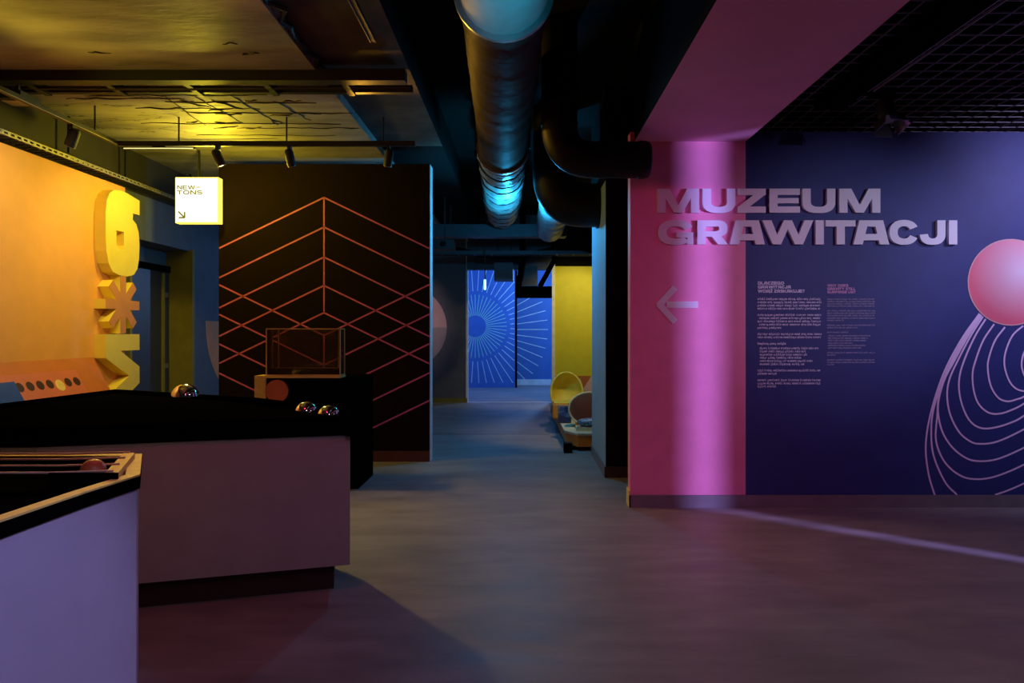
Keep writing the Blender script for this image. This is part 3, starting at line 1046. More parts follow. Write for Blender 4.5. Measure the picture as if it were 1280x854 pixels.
loops = [
    [(247, 266), (192, 345), (140, 445), (103, 560), (88, 655), (96, 740), (115, 806)],
    [(250, 268), (198, 345), (148, 440), (112, 545), (104, 620), (112, 690), (145, 765), (180, 803)],
    [(251, 269), (205, 338), (160, 420), (128, 505), (122, 565), (118, 640), (140, 700), (180, 740), (225, 756), (290, 750), (380, 713), (470, 660)],
    [(253, 271), (212, 335), (170, 410), (140, 470), (124, 540), (133, 605), (160, 655), (200, 690), (240, 703), (300, 697), (380, 663), (470, 615)],
    [(257, 275), (222, 330), (185, 400), (158, 460), (151, 510), (160, 565), (185, 615), (215, 642), (245, 652), (300, 645), (380, 608), (460, 560)],
    [(265, 282), (235, 330), (205, 395), (188, 450), (187, 500), (200, 550), (222, 588), (255, 606), (300, 602), (350, 585), (380, 568), (450, 525)],
    [(290, 297), (258, 345), (235, 405), (226, 445), (230, 495), (245, 535), (275, 560), (310, 562), (350, 548), (380, 532), (440, 495)],
    [(322, 306), (293, 345), (275, 395), (271, 430), (280, 480), (302, 515), (330, 526), (360, 519), (380, 511), (440, 475)],
    [(376, 302), (345, 330), (325, 375), (320, 415), (330, 455), (345, 480), (365, 493), (390, 492), (440, 460)],
    [(420, 340), (385, 370), (372, 405), (374, 435), (390, 462), (420, 450)],
    [(292, 803), (330, 790), (380, 768), (450, 730)],
]
for li, lp in enumerate(loops):
    cs = catmull([(1120 + x / 2.372, 280 + y / 2.372) for x, y in lp])
    cs = [Vector((PX(p.x, YP), PZ(p.y, YP))) for p in cs]
    lf, rg = [], []
    for i, p in enumerate(cs):
        d = (cs[min(i + 1, len(cs) - 1)] - cs[max(i - 1, 0)]).normalized()
        nn = Vector((-d.y, d.x)) * .0072
        lf.append(p + nn)
        rg.append(p - nn)
    mb = MB()
    for i in range(len(cs) - 1):
        mb.add([(q.x, YP - .0015 - .0004 * li, max(q.y, .1)) for q in (lf[i], lf[i + 1], rg[i + 1], rg[i])], [(0, 1, 2, 3)])
    mb.build('field_line_print', M['pink_print'], wall_navy)

# ================================================================== ILLUMINATED SIGN
YS = 7.42
sx0, sx1 = PX(218.5, YS), PX(272.5, YS)
sz0, sz1 = PZ(278.5, YS), PZ(221.5, YS)
sign = thing('light_box_sign', ((sx0 + sx1) / 2, YS, sz0), 'glowing square sign box reading NEW TONS with small arrow', 'sign')
MB().box(sx0, sx1, YS + .012, YS + .11, sz0, sz1).build('sign_case', M['sign_side'], sign)
MB().box(sx0 + .01, sx1 - .01, YS, YS + .012, sz0 + .01, sz1 - .01).build('sign_face', M['sign_face'], sign)
MB().box((sx0 + sx1) / 2 - .006, (sx0 + sx1) / 2 + .006, YS + .04, YS + .08, sz1, 3.45).build('hanger', M['black_soft'], sign)
for t, y0_, xa, xb in (('NEW-', 234.3, 221.5, 250.5), ('TONS', 240.6, 221.3, 253)):
    ps_all, x = [], 0.0
    for ch in t:
        ps, gw = glyph(ch, .26, .20)
        ps_all += [[(u + x, v) for u, v in p] for p in ps]
        x += gw + .22
    x -= .22
    mb = MB()
    h = 5.0 / F * YS
    wall_prism(mb, ps_all, PX(xa, YS), (PX(xb, YS) - PX(xa, YS)) / x, PZ(y0_, YS) - h / 2, h, YS - .002, .002)
    mb.build('sign_lettering', M['sign_text'], sign)
mb = MB()
for p, q in (((223, 264.5), (230.5, 272)), ((230.8, 265), (230.8, 272.4)), ((223.5, 272.2), (231, 272.2))):
    a, b = Vector((PX(p[0], YS), PZ(p[1], YS))), Vector((PX(q[0], YS), PZ(q[1], YS)))
    d = (b - a).normalized()
    nn = Vector((-d.y, d.x)) * .008
    mb.prism([a + nn, b + nn, b - nn, a - nn], lambda u, v, k: (u, YS - .002 + .002 * k, v))
mb.build('sign_arrow', M['sign_text'], sign)

# ================================================================== TABLES
# --- polygon table with ball channel
t2 = thing('ball_channel_table', (-2.1, 4.4, 0), 'big black topped polygonal exhibit table with grey sides and chrome balls', 'table')
TA, TB_, TB2, TC_, TD, TE, TF_ = (-.953, 3.8), (-2.42, 3.385), (-2.95, 3.38), (-3.45, 4.2), (-3.36, 5.62), (-1.92, 4.90), (-1.04, 4.15)
poly = [TA, TB_, TB2, TC_, TD, TE, TF_]


def inset(poly, d):
    n = len(poly)
    c = Vector((sum(p[0] for p in poly) / n, sum(p[1] for p in poly) / n))
    out = []
    area = sum(poly[i][0] * poly[(i + 1) % n][1] - poly[(i + 1) % n][0] * poly[i][1] for i in range(n))
    sg_ = 1 if area > 0 else -1
    ds = d if isinstance(d, (list, tuple)) else [d] * n
    for i in range(n):
        p0, p1, p2 = Vector(poly[i - 1]), Vector(poly[i]), Vector(poly[(i + 1) % n])
        d1, d2 = (p1 - p0).normalized(), (p2 - p1).normalized()
        n1, n2 = Vector((-d1.y, d1.x)) * sg_, Vector((-d2.y, d2.x)) * sg_
        a, b = p1 + n1 * ds[i - 1], p1 + n2 * ds[i]
        den = d1.x * d2.y - d1.y * d2.x
        if abs(den) < 1e-5:
            out.append(tuple(a))
            continue
        t = ((b.x - a.x) * d2.y - (b.y - a.y) * d2.x) / den
        q = a + d1 * t
        out.append((q.x, q.y))
    return out


ZT = .98
# distances per edge: A-B, B-B2, B2-C, C-D, D-E, E-F, F-A
plate = inset(poly, [.0, .0, .0, .24, .24, .24, .0])
rim_in = inset(poly, [.0, .0, .0, .03, .03, .03, .0])
MB().flat(plate, .88, ZT).build('table_top', M['black'], t2)
MB().flat(inset(poly, [.03, .03, .03, 0, 0, 0, .03]), .862, .88).build('channel_floor', M['black'], t2)
for i, j in ((3, 4), (4, 5), (5, 6)):
    MB().flat([poly[i], poly[j], rim_in[j], rim_in[i]], .88, ZT + .005).build('channel_rim', M['black'], t2)
cd_ = (Vector(TB_) - Vector(TA)).normalized() * .03
MB().flat([poly[6], plate[6], tuple(Vector(plate[6]) + cd_), tuple(Vector(poly[6]) + cd_)], .88, ZT).build('channel_end', M['black'], t2)
MB().flat([plate[6], plate[0], tuple(Vector(plate[0]) + cd_ * .4), tuple(Vector(plate[6]) + cd_ * .4)], .862, .88).build('end_strip', M['black'], t2)
body = inset(poly, .012)
for i in range(len(body)):
    a, b = Vector(body[i]), Vector(body[(i + 1) % len(body)])
    ia = inset(poly, .03)
    c, d = ia[(i + 1) % len(body)], ia[i]
    MB().flat([tuple(a), tuple(b), c, d], .155, .958 if i in (0, 1, 2) else .862).build('side_panel', M['table_side2'], t2)
MB().flat(inset(poly, .10), 0, .20).build('plinth', M['plinth'], t2)
MB().flat(inset(poly, -.004)[:1] + inset(poly, -.004)[1:3] + [plate[2], plate[1], plate[0]], .958, ZT).build('top_edge', M['black'], t2)
for lab, px, Y, r, z in (('large chrome ball alone in the table channel beside the dark door', 231.5, 5.03, .097, .978),
                         ('small chrome ball in the channel under the glass case', 383, 4.29, .069, .9495),
                         ('small chrome ball in the channel closest to the table corner', 411, 4.11, .067, .9475)):
    tag(MB().sphere((PX(px, Y), Y, z), r, 32, 20).build('chrome_ball', M['chrome'], smooth=True, origin=(PX(px, Y), Y, z)), lab, 'ball', 'chrome balls on the black table')

# --- near table with cords
t1 = thing('cord_table', (-2.2, 2.0, 0), 'lavender sided table with plywood rim and stretched cords', 'table')
p1 = [(-1.43, 1.1), (-1.392, 1.85), (-1.378, 2.15), (-1.353, 2.41), (-1.575, 2.82), (-3.3, 2.82), (-3.3, 1.1)]
Z1 = .95
i1, i2 = inset(p1, .045), inset(p1, .012)
for i in range(len(p1)):
    j = (i + 1) % len(p1)
    MB().flat([p1[i], p1[j], i1[j], i1[i]], Z1 - .006, Z1).build('rim', M['ply'], t1)
    MB().flat([p1[i], p1[j], i1[j], i1[i]], Z1 - .05, Z1 - .006).build('rim_band', M['black'], t1)
MB().flat(i1, Z1 - .10, Z1 - .05).build('table_well', M['black'], t1)
i3 = inset(p1, .03)
for i in range(len(p1)):
    j = (i + 1) % len(p1)
    MB().flat([i2[i], i2[j], i3[j], i3[i]], .1, Z1 - .05).build('side_panel', M['table_side'], t1)
MB().flat(inset(p1, .1), 0, .12).build('plinth', M['plinth'], t1)
MB().flat([(-1.50, 1.55), (-1.445, 1.55), (-1.44, 1.88), (-1.50, 1.86)], Z1 - .05, Z1 - .02).build('red_pad', M['red_felt'], t1)
# cord frame
zf = Z1 + .022
fa, fb = (PX(165, 2.70), 2.72), (PX(153.5, 2.36), 2.335)
MB().flat([fa, fb, (fb[0] - .045, fb[1]), (fa[0] - .045, fa[1])], Z1 - .05, zf).build('cord_bar', M['ply'], t1)
MB().flat([fb, (fb[0], fb[1] - .008), (-1.62, fb[1] - .008), (-1.62, fb[1])], Z1 - .045, zf - .001).build('frame_end', M['black'], t1)
for k, y in enumerate((2.715, 2.595, 2.47, 2.345)):
    t = (y - fb[1]) / (fa[1] - fb[1])
    xr = fb[0] + (fa[0] - fb[0]) * t
    MB().tube([(xr - .02, y, zf + .003), (xr - .24, y, zf - .004), (-2.2, y, zf - .004), (-3.2, y, zf + .002)], .0042, 6).build('cord', M['string'], t1)
MB().flat([(-1.40, 2.33), (-3.2, 2.33), (-3.2, 2.30), (-1.40, 2.30)], Z1 - .05, Z1 - .035).build('frame_rail', M['black'], t1)
bY = 2.405
tag(MB().sphere((PX(116.5, bY), bY, zf - .008), .041, 28, 18).build('wooden_ball', M['wood_ball'], smooth=True, origin=(PX(116.5, bY), bY, zf - .008)), 'polished reddish wooden ball resting between the cords', 'ball')

# --- display stand with acrylic case
YD = 6.3
st = thing('display_stand', (-2.0, YD + .3, 0), 'dark display stand with edges coloured yellow as if lit and orange disc under glass case', 'stand')
X0, X1 = PX(318, YD), PX(447, YD)
zt = PZ(470, YD)
MB().box(X0 + .10, X1, YD + .03, YD + .65, 0, zt - .02).build('stand_body', M['black'], st)
MB().box(X0, X0 + .10, YD, YD + .2, 0, zt).build('lit_edge_post', M['ply'], st)  # yellow post and top board paint the light on the box's edges
MB().box(X0 + .10, PX(425, YD), YD, YD + .2, zt - .02, zt).build('top_board', M['brass_edge'], st)
dc = (PX(345.5, YD), PZ(489, YD))
rdd = .104
pts = [(dc[0] + rdd * math.cos(2 * math.pi * i / 40), dc[1] + rdd * math.sin(2 * math.pi * i / 40)) for i in range(40)]
dd = MB().prism(pts, lambda u, v, k: (u, YD + .005 + .03 * k, v)).build('turning_disc', M['orange_panel'], st)
pts = [(dc[0] + .007 * math.cos(2 * math.pi * i / 10), dc[1] + .007 * math.sin(2 * math.pi * i / 10)) for i in range(10)]
MB().prism(pts, lambda u, v, k: (u, YD - .002 + .01 * k, v)).build('disc_pin', M['steel'], dd)

cs_ = thing('acrylic_case', (-2.04, YD + .3, zt), 'clear acrylic display case with amber edges on the dark stand', 'display case')
gx0, gx1, gy0, gy1, gz1 = PX(332, YD), PX(424.5, YD), YD + .02, YD + .17, PZ(412, YD)
g = .006
MB().box(gx0, gx1, gy0, gy0 + g, zt, gz1).build('pane', M['glass'], cs_)
MB().box(gx0, gx1, gy1 - g, gy1, zt, gz1).build('pane', M['glass'], cs_)
MB().box(gx0, gx0 + g, gy0 + g, gy1 - g, zt, gz1).build('pane', M['glass'], cs_)
MB().box(gx1 - g, gx1, gy0 + g, gy1 - g, zt, gz1).build('pane', M['glass'], cs_)
MB().box(gx0, gx1, gy0, gy1, gz1, gz1 + g).build('lid_pane', M['glass'], cs_)
e = .0045
for x in (gx0, gx1):
    for y in (gy0, gy1):
        MB().box(x - e, x + e, y - e, y + e, zt, gz1 + g).build('edge_strip', M['brass_edge'], cs_)
for z in (zt + .006, gz1 + g):
    for y in (gy0, gy1):
        MB().box(gx0, gx1, y - e, y + e, z - e, z + e).build('edge_strip', M['brass_edge'], cs_)
    for x in (gx0, gx1):
        MB().box(x - e, x + e, gy0, gy1, z - e, z + e).build('edge_strip', M['brass_edge'], cs_)
for x in (gx0 + .065, gx1 - .05):  # amber bars stand in for reflections of the edges in the acrylic
    MB().box(x - .004, x + .004, gy1 - .02, gy1 - .012, zt + .065, gz1).build('edge_reflection', M['brass_edge'], cs_)
MB().box(gx0 + .03, gx1 - .03, gy1 - .022, gy1 - .014, zt + .063, zt + .069).build('edge_reflection', M['brass_edge'], cs_)
MB().box(gx0 + .015, gx1 - .015, gy0 + .02, gy1 - .025, zt + .012, zt + .06).build('case_base', M['black'], cs_)

# ================================================================== DUCTS AND SERVICES
def duct_crinkle(path_fn, y0, y1, r, name, m, parent, seed, rows=60, amp=.012):
    rr = random.Random(seed)
    seg = 28
    vs, fs = [], []
    for i in range(rows + 1):
        t = i / rows
        y = y0 + (y1 - y0) * t
        cx_, cz_ = path_fn(y)
        ring_w = rr.uniform(-amp, amp)
        for k in range(seg):
            th = 2 * math.pi * k / seg
            q = r + ring_w + rr.uniform(-amp, amp) * .5
            vs.append((cx_ + q * math.cos(th), y, cz_ + q * math.sin(th)))
    for i in range(rows):
        for k in range(seg):
            k2 = (k + 1) % seg
            fs.append((i * seg + k, i * seg + k2, (i + 1) * seg + k2, (i + 1) * seg + k))
    fs.append(tuple(range(seg)))
    fs.append(tuple(rows * seg + k for k in range(seg)))
    return MB().add(vs, fs).build(name, m, parent, smooth=True)


dz = 3.31
dfn = lambda y: (-.105 - .032 * (y - 3.7), dz)
main = thing('ventilation_duct', (-.2, 6, 3.05), 'long round foil ventilation duct under the black ceiling', 'duct')
duct_crinkle(dfn, 1.2, 3.72, .245, 'duct_segment', M['duct_zinc'], main, 1, 20, .003)
duct_crinkle(dfn, 3.72, 6.9, .24, 'duct_segment', M['duct_dark'], main, 2, 40, .005)
duct_crinkle(dfn, 6.9, 8.6, .245, 'duct_segment', M['foil'], main, 3, 22, .02)
duct_crinkle(dfn, 8.75, 10.6, .245, 'duct_segment', M['foil'], main, 4, 22, .02)


def flange(y, r, parent, wd=.03):
    cx_, cz_ = dfn(y)
    Mx = Matrix.Translation((cx_, y, cz_)) @ Matrix.Rotation(math.pi / 2, 4, 'X')
    MB().lathe([(r - .06, -wd / 2), (r, -wd / 2), (r, wd / 2), (r - .06, wd / 2)], 32, Mx).build('flange', M['steel'], parent, smooth=True)


flange(3.72, .275, main)
flange(6.9, .262, main, .05)
for yb in (7.25, 7.6, 7.95, 8.3, 9.0, 9.35, 9.7, 10.05, 10.4):  # black rings paint the shade of wrinkles in the foil
    cx_, cz_ = dfn(yb)
    rr_ = random.Random(int(yb * 100))
    pts = [(cx_ + (.25 + rr_.uniform(-.004, .006)) * math.cos(2 * math.pi * k / 24), yb + rr_.uniform(-.03, .03), cz_ + .25 * math.sin(2 * math.pi * k / 24)) for k in range(24)]
    MB().tube(pts + pts[:1], .009, 6, cap=False).build('crease_shade', M['black_soft'], main)
MB().lathe([(.19, -.1), (.235, -.1), (.235, .1), (.19, .1)], 32, Matrix.Translation((dfn(8.67)[0], 8.67, dz)) @ Matrix.Rotation(math.pi / 2, 4, 'X')).build('joint_collar', M['black_soft'], main, smooth=True)


def strap(y, x, parent):
    MB().box(x - .008, x + .008, y - .01, y + .01, dz, CEIL).build('strap', M['black_soft'], parent)


for y in (3.72, 6.9, 9.6):
    strap(y, dfn(y)[0] - .27, main)
    strap(y, dfn(y)[0] + .27, main)


def arc_path(p0, pc_, p1, n=10):
    """quadratic bend"""
    p0, pc_, p1 = Vector(p0), Vector(pc_), Vector(p1)
    return [p0 * (1 - t) ** 2 + pc_ * 2 * t * (1 - t) + p1 * t * t for t in [i / n for i in range(n + 1)]]


e1 = thing('elbow_pipe', (.5, 5.35, 2.7), 'black elbow pipe ending in front of the pink beam', 'pipe')
ye = 5.38
zp = PZ(200, ye)
xe = PX(812, ye)
path = [(xe - .03, ye, zp), (.62, ye, zp)] + arc_path((.56, ye, zp), (.285, ye, zp), (.285, ye, zp + .27), 10) + [(.285, ye, 3.4), (.285, ye, CEIL)]
MB().tube(path, .142, 28).build('pipe_run', M['duct'], e1, smooth=True)
MB().tube([(xe, ye, zp), (xe - .012, ye, zp), (xe - .05, ye, zp), (xe - .09, ye, zp)], .147, 28, radii=[.125, .14, .148, .148]).build('end_cap', M['duct'], e1, smooth=True)
MB().tube([(.285, ye, zp + .265), (.285, ye, zp + .29)], .147, 28).build('pipe_collar', M['duct'], e1, smooth=True)
MB().tube([(.585, ye, zp), (.61, ye, zp)], .147, 28).build('pipe_collar', M['duct'], e1, smooth=True)
e2 = thing('elbow_pipe', (.5, 7.4, 2.6), 'larger black elbow pipe entering the corridor wall', 'pipe')
y2 = 7.45
z2 = PZ(257, y2)
path = [(.83, y2, z2), (.7, y2, z2)] + arc_path((.66, y2, z2), (.34, y2, z2), (.34, y2, z2 + .33), 10) + [(.34, y2, 3.5), (.34, y2, CEIL)]
MB().tube(path, .235, 28).build('pipe_run', M['duct'], e2, smooth=True)
MB().tube([(.80, y2, z2), (.825, y2, z2)], .25, 28).build('pipe_collar', M['duct'], e2, smooth=True)
d2 = thing('side_duct', (.3, 9.5, 2.8), 'short foil duct behind the black elbow pipes', 'duct')
duct_crinkle(lambda y: (.42, 3.10), 8.3, 10.85, .21, 'duct_segment', M['foil'], d2, 8, 40, .012)
for y in (8.6, 10.6):
    MB().box(.41, .43, y - .01, y + .01, 3.3, CEIL).build('strap', M['black_soft'], d2)

# corridor services: cross ducts, trays, hanging rig
sv = thing('cross_duct', (-.3, 11.2, 3.0), 'flat blue lit duct crossing above the corridor', 'duct')
MB().box(-1.6, .7, 11.0, 11.4, 3.02, 3.2).build('duct_box', M['services'], sv)
MB().box(-1.6, .7, 10.97, 11.0, 3.0, 3.04).build('duct_lip', M['services'], sv)
for x in (-1.2, .3):
    MB().box(x, x + .02, 11.18, 11.22, 3.2, CEIL).build('strap', M['black_soft'], sv)
fd = thing('bulkhead_duct', (-.3, 14.0, 2.74), 'dark rectangular duct above the far opening', 'duct')
MB().box(XE0 + .02, XE1 - .03, 13.9, 14.16, 2.74, 3.3).build('duct_box', M['services'], fd)
for x in (-1.0, -.5, 0, .5):
    MB().box(x - .02, x + .02, 13.885, 13.9, 2.72, 3.3).build('duct_flange', M['services'], fd)
for x in (-.9, .4):
    MB().box(x - .01, x + .01, 14.0, 14.02, 3.3, CEIL).build('hanger', M['black_soft'], fd)
for k, (x0_, z0_, Yc) in enumerate(((-1.3, 3.05, 12.9), (-1.3, 2.98, 12.75), (.75, 3.0, 11.8))):
    cbt = thing('cable_bundle', (x0_, Yc, z0_), ('thick black cable sagging over the corridor', 'thin black cable sagging under the thick one', 'black cable bundle hanging before the yellow wall')[k], 'cable')
    xs_ = [x0_ + (1.9 if k < 2 else 1.2) * i / 10 for i in range(11)]
    MB().tube([(x, Yc, z0_ - .14 * math.sin(math.pi * i / 10)) for i, x in enumerate(xs_)], .035 if k != 1 else .018, 8).build('cable', M['black'], cbt, smooth=True)
    for x in (xs_[0], xs_[-1]):
        MB().box(x - .012, x + .012, Yc - .012, Yc + .012, z0_, CEIL).build('hanger', M['black_soft'], cbt)
ct = thing('cable_tray', (-.3, 12.4, 2.9), 'long cable tray crossing in front of the far opening', 'cable tray')
for y in (12.3, 12.55):
    MB().box(-2.5, 1.6, y - .012, y + .012, 2.86, 2.93).build('tray_rail', M['services'], ct)
for i in range(14):
    x = -2.4 + i * .3
    MB().box(x, x + .03, 12.3, 12.55, 2.87, 2.885).build('rung', M['services'], ct)
for x in (-2.0, 1.2):
    MB().box(x, x + .02, 12.41, 12.43, 2.885, CEIL).build('hanger', M['black_soft'], ct)
bxu = thing('ventilation_unit', (-.3, 13.4, 2.6), 'grey box shaped ventilation unit hanging before the far opening', 'ventilation unit')
MB().box(PX(617, 13.0), PX(641, 13.0), 13.2, 13.7, PZ(349, 13.0), PZ(327, 13.0)).build('unit_case', M['services_light'], bxu)
MB().box(PX(619, 13.0), PX(639, 13.0), 13.185, 13.2, PZ(346, 13.0), PZ(336, 13.0)).build('unit_grille', M['slate'], bxu)
for x in (PX(621, 13), PX(638, 13)):
    MB().box(x, x + .02, 13.3, 13.32, PZ(327, 13.0), CEIL).build('hanger', M['black_soft'], bxu)
mon = thing('hanging_frame', (.2, 13.0, 2.2), 'black hanging box on two slanted arms before the blue hall', 'hanging box')
Yh = 12.9
MB().box(PX(644, Yh), PX(690, Yh), Yh, Yh + .25, PZ(372, Yh), PZ(358, Yh)).build('box_body', M['black'], mon)
for xa, xb in ((645, 650), (672, 690)):
    p, q = Vector((PX(xa + 3, Yh), Yh + .1, PZ(358, Yh))), Vector((PX(xb + 3, Yh), Yh + .1, PZ(325, Yh)))
    MB().tube([p, q, (q.x, q.y, CEIL)], .055, 6).build('arm', M['black'], mon)
for i, (x0, y0_, x1, y1_, Y) in enumerate(((651, 333, 672, 357, 13.45),)):
    o = thing('junction_box', (PX(660, Y), Y, 2.5), 'grey junction box between the arms of the hanging box', 'box')
    MB().box(PX(x0, Y), PX(x1, Y), Y, Y + .3, PZ(y1_, Y), PZ(y0_, Y)).build('box_case', M['services_light'], o)
    MB().box(PX(x0, Y) + .02, PX(x1, Y) - .02, Y - .01, Y, PZ(y1_, Y) + .05, PZ(y1_, Y) + .11).build('box_door', M['slate'], o)
    MB().box(PX(660, Y), PX(661, Y), Y + .1, Y + .12, PZ(y0_, Y), CEIL).build('hanger', M['black_soft'], o)
lt = thing('tube_lamp', (PX(606, 12), 12, 2.2), 'small glowing cyan tube lamp hanging in the corridor', 'lamp')
MB().tube([(PX(606.3, 12), 12, PZ(362, 12)), (PX(606.3, 12), 12, PZ(350, 12))], .018, 10).build('tube', M['tube'], lt)
MB().tube([(PX(606.3, 12), 12, PZ(350, 12)), (PX(606.3, 12), 12, CEIL)], .008, 6).build('cable', M['black_soft'], lt)
pj = thing('projector', (PX(560, 10.5), 10.5, 2.9), 'dark projector hanging over the passage beside the mural wall', 'projector')
MB().box(-1.35, -1.05, 10.3, 10.6, 2.72, 2.86).build('projector_case', M['black_soft'], pj)
MB().tube([(-1.2, 10.3, 2.79), (-1.2, 10.26, 2.79)], .04, 14).build('lens', M['black_gloss'], pj)
MB().box(-1.21, -1.19, 10.44, 10.46, 2.86, 3.53).build('hanger', M['black_soft'], pj)

# wall top tray over the orange panel
ty = thing('cable_tray', (-4.08, 5.5, 3.0), 'perforated cable tray along the top of the orange panel', 'cable tray')
mb = MB()
mb.box(-4.12, -4.112, 3.0, 10.2, 3.02, 3.030)
mb.box(-4.12, -4.112, 3.0, 10.2, 3.048, 3.060)
for i in range(100):
    mb.box(-4.12, -4.113, 3.0 + i * .072, 3.03 + i * .072, 3.029, 3.049)
mb.build('tray_rail', M['tray'], ty)
MB().box(-4.28, -4.265, 3.0, 10.2, 3.02, 3.06).build('tray_rail', M['tray_dark'], ty)
mb = MB()
for i in range(90):
    y = 3.0 + i * .08
    mb.box(-4.265, -4.12, y, y + .035, 3.022, 3.03)
rg_ = mb.build('tray_rungs', M['tray_dark'], ty)
for y in (5.4, 6.3, 7.2, 8.6):
    MB().box(-4.21, -4.19, y, y + .02, 3.07, 3.46).build('hanger', M['black_soft'], ty)
for k, (dx, dy, dzz) in enumerate(((.0, 0, .06), (.03, .2, .075), (-.04, -.1, .09))):
    pts = [(-4.19 + dx + .02 * math.sin(y * 3 + k), y, 3.0 + dzz + .008 * math.sin(y * 5 + k)) for y in [4 + i * .3 for i in range(22)]]
    MB().tube(pts, .011, 6).build('cable', M['black_soft'] if k else M['white_trim'], ty, smooth=True)

# track rails and spotlights
ra = thing('track_rail', (-3.77, 4.2, 3.2), 'black lighting track parallel to the orange panel', 'light track')
MB().box(-3.79, -3.75, 2.0, 6.35, 3.19, 3.225).build('rail', M['black_soft'], ra)
MB().box(-3.752, -3.748, 2.0, 6.35, 3.188, 3.194).build('rail_lip', M['tray'], ra)
for y in (3.0, 4.5, 6.0):
    MB().box(-3.775, -3.765, y, y + .012, 3.22, 3.45).build('hanger', M['black_soft'], ra)
rb = thing('track_rail', (-2.2, 6.33, 3.2), 'black lighting track crossing in front of the mural wall', 'light track')
MB().box(-3.75, -1.0, 6.31, 6.35, 3.18, 3.225).build('rail', M['black_soft'], rb)
for x in (-3.2, -2.2, -1.3):
    MB().box(x, x + .012, 6.325, 6.335, 3.22, 3.45).build('hanger', M['black_soft'], rb)
lb = thing('linear_lamp', (-3.3, 6.3, 3.14), 'slim linear lamp hanging under the lighting track', 'lamp')
lx0, lx1 = PX(153, 6.33), PX(245, 6.33)
MB().box(lx0, lx1, 6.315, 6.345, PZ(186.5, 6.33), PZ(184.5, 6.33)).build('lamp_body', M['black_soft'], lb)
MB().box(lx0 + .02, lx1 - .02, 6.313, 6.315, PZ(186.5, 6.33), PZ(185.5, 6.33)).build('diffuser', M['led'], lb)
MB().box((lx0 + lx1) / 2 - .06, (lx0 + lx1) / 2 + .06, 6.32, 6.34, PZ(184.5, 6.33), 3.18).build('bracket', M['black_soft'], lb)


def track_spot(loc, dirv, label, L=.15, r=.04, doors=False, stem=.09):
    t = thing('track_spotlight', loc, label, 'spotlight', 'track spotlights')
    l = Vector(loc)
    d = Vector(dirv).normalized()
    MB().box(l.x - .014, l.x + .014, l.y - .03, l.y + .03, l.z - .03, l.z).build('adapter', M['black_soft'], t)
    piv = l - Vector((0, 0, stem))
    MB().tube([l - Vector((0, 0, .03)), piv], .009, 8).build('stem', M['black_soft'], t)
    a, b = piv - d * L * .4, piv + d * L * .6
    MB().tube([a, a + d * .02, b], r, 18, radii=[r * .7, r, r]).build('lamp_head', M['black_soft'], t, smooth=True)
    MB().tube([b, b + d * .006], r * .93, 18).build('lens_ring', M['tray'], t, smooth=True)
    if doors:
        side = d.cross(Vector((0, 0, 1))).normalized()
        up = side.cross(d).normalized()
        for s_, uu, vv in ((1, side, up), (-1, side, up), (1, up, side), (-1, up, side)):
            base = b + uu * s_ * r
            tip = base + d * r * 1.5 + uu * s_ * r * .55
            vs_ = [base + vv * r * .9, base - vv * r * .9, tip - vv * r * 1.15, tip + vv * r * 1.15]
            vs_ += [v_ + uu * s_ * .004 for v_ in vs_]
            MB().add(vs_, [(0, 1, 2, 3), (7, 6, 5, 4), (0, 4, 5, 1), (1, 5, 6, 2), (2, 6, 7, 3), (3, 7, 4, 0)]).build('barn_door', M['dark_steel'], t)
    return t


track_spot((-3.77, 5.72, 3.19), (-.5, .25, -.9), 'black track spotlight aimed at the orange panel', r=.045)
track_spot((PX(272, 6.33), 6.33, 3.18), (.35, .2, -.9), 'black track spotlight above the glowing sign box')
track_spot((PX(362, 6.33), 6.33, 3.18), (.05, .5, -.85), 'black track spotlight over the peak of the chevron lines')
track_spot((PX(486, 6.33), 6.33, 3.18), (-.2, .4, -.85), 'black track spotlight near the duct end of the mural wall')
em = thing('emergency_light', (-3.94, 5.35, 3.2), 'small square emergency light plate near the orange panel', 'lamp')
MB().box(-4.03, -3.83, 5.2, 5.42, 3.24, 3.3).build('lamp_case', M['black_soft'], em)
MB().box(-4.01, -3.87, 5.24, 5.36, 3.232, 3.24).build('lamp_frame', M['tray'], em)
MB().box(-3.94, -3.92, 5.3, 5.32, 3.3, 3.45).build('hanger', M['black_soft'], em)
rc = thing('track_rail', (-1.02, 3, 3.4), 'thin lighting track along the raised ceiling strip', 'light track')
MB().box(-1.03, -.995, 1.5, 4.6, 3.41, 3.44).build('rail', M['black_soft'], rc)
for x in (-1.03, -.995):
    MB().box(x - .002, x + .002, 1.5, 4.6, 3.405, 3.41).build('rail_lip', M['tray'], rc)
for y in (2.0, 4.0):
    MB().box(-1.015, -1.005, y, y + .01, 3.44, 3.53).build('hanger', M['black_soft'], rc)

# mesh grid ceiling on the right
GZ = 3.30
grid = thing('mesh_ceiling_grid', (3.5, 4, GZ), 'black open square mesh grid ceiling in front of the navy wall', 'ceiling grid')
M['mesh'] = mat('mesh_bar_paint', (.26, .24, .28), .5)
stp = .147
bar_x = MB().box(-2.2, 2.2, -.003, .003, 0, .008).build('cross_bar', M['mesh'], grid)
bar_x.location = Vector((4.07, 1.6, GZ)) - Vector(grid.location)
for i in range(1, 48):
    o = bar_x.copy()
    COL.objects.link(o)
    o.parent = grid
    o.location = Vector((4.07, 1.6 + i * stp, GZ)) - Vector(grid.location)
bar_y = MB().box(-.003, .003, 0, 47 * stp, 0, .008).build('long_bar', M['mesh'], grid)
bar_y.location = Vector((1.95, 1.6, GZ)) - Vector(grid.location)
for i in range(1, 30):
    o = bar_y.copy()
    COL.objects.link(o)
    o.parent = grid
    o.location = Vector((1.95 + i * stp, 1.6, GZ)) - Vector(grid.location)
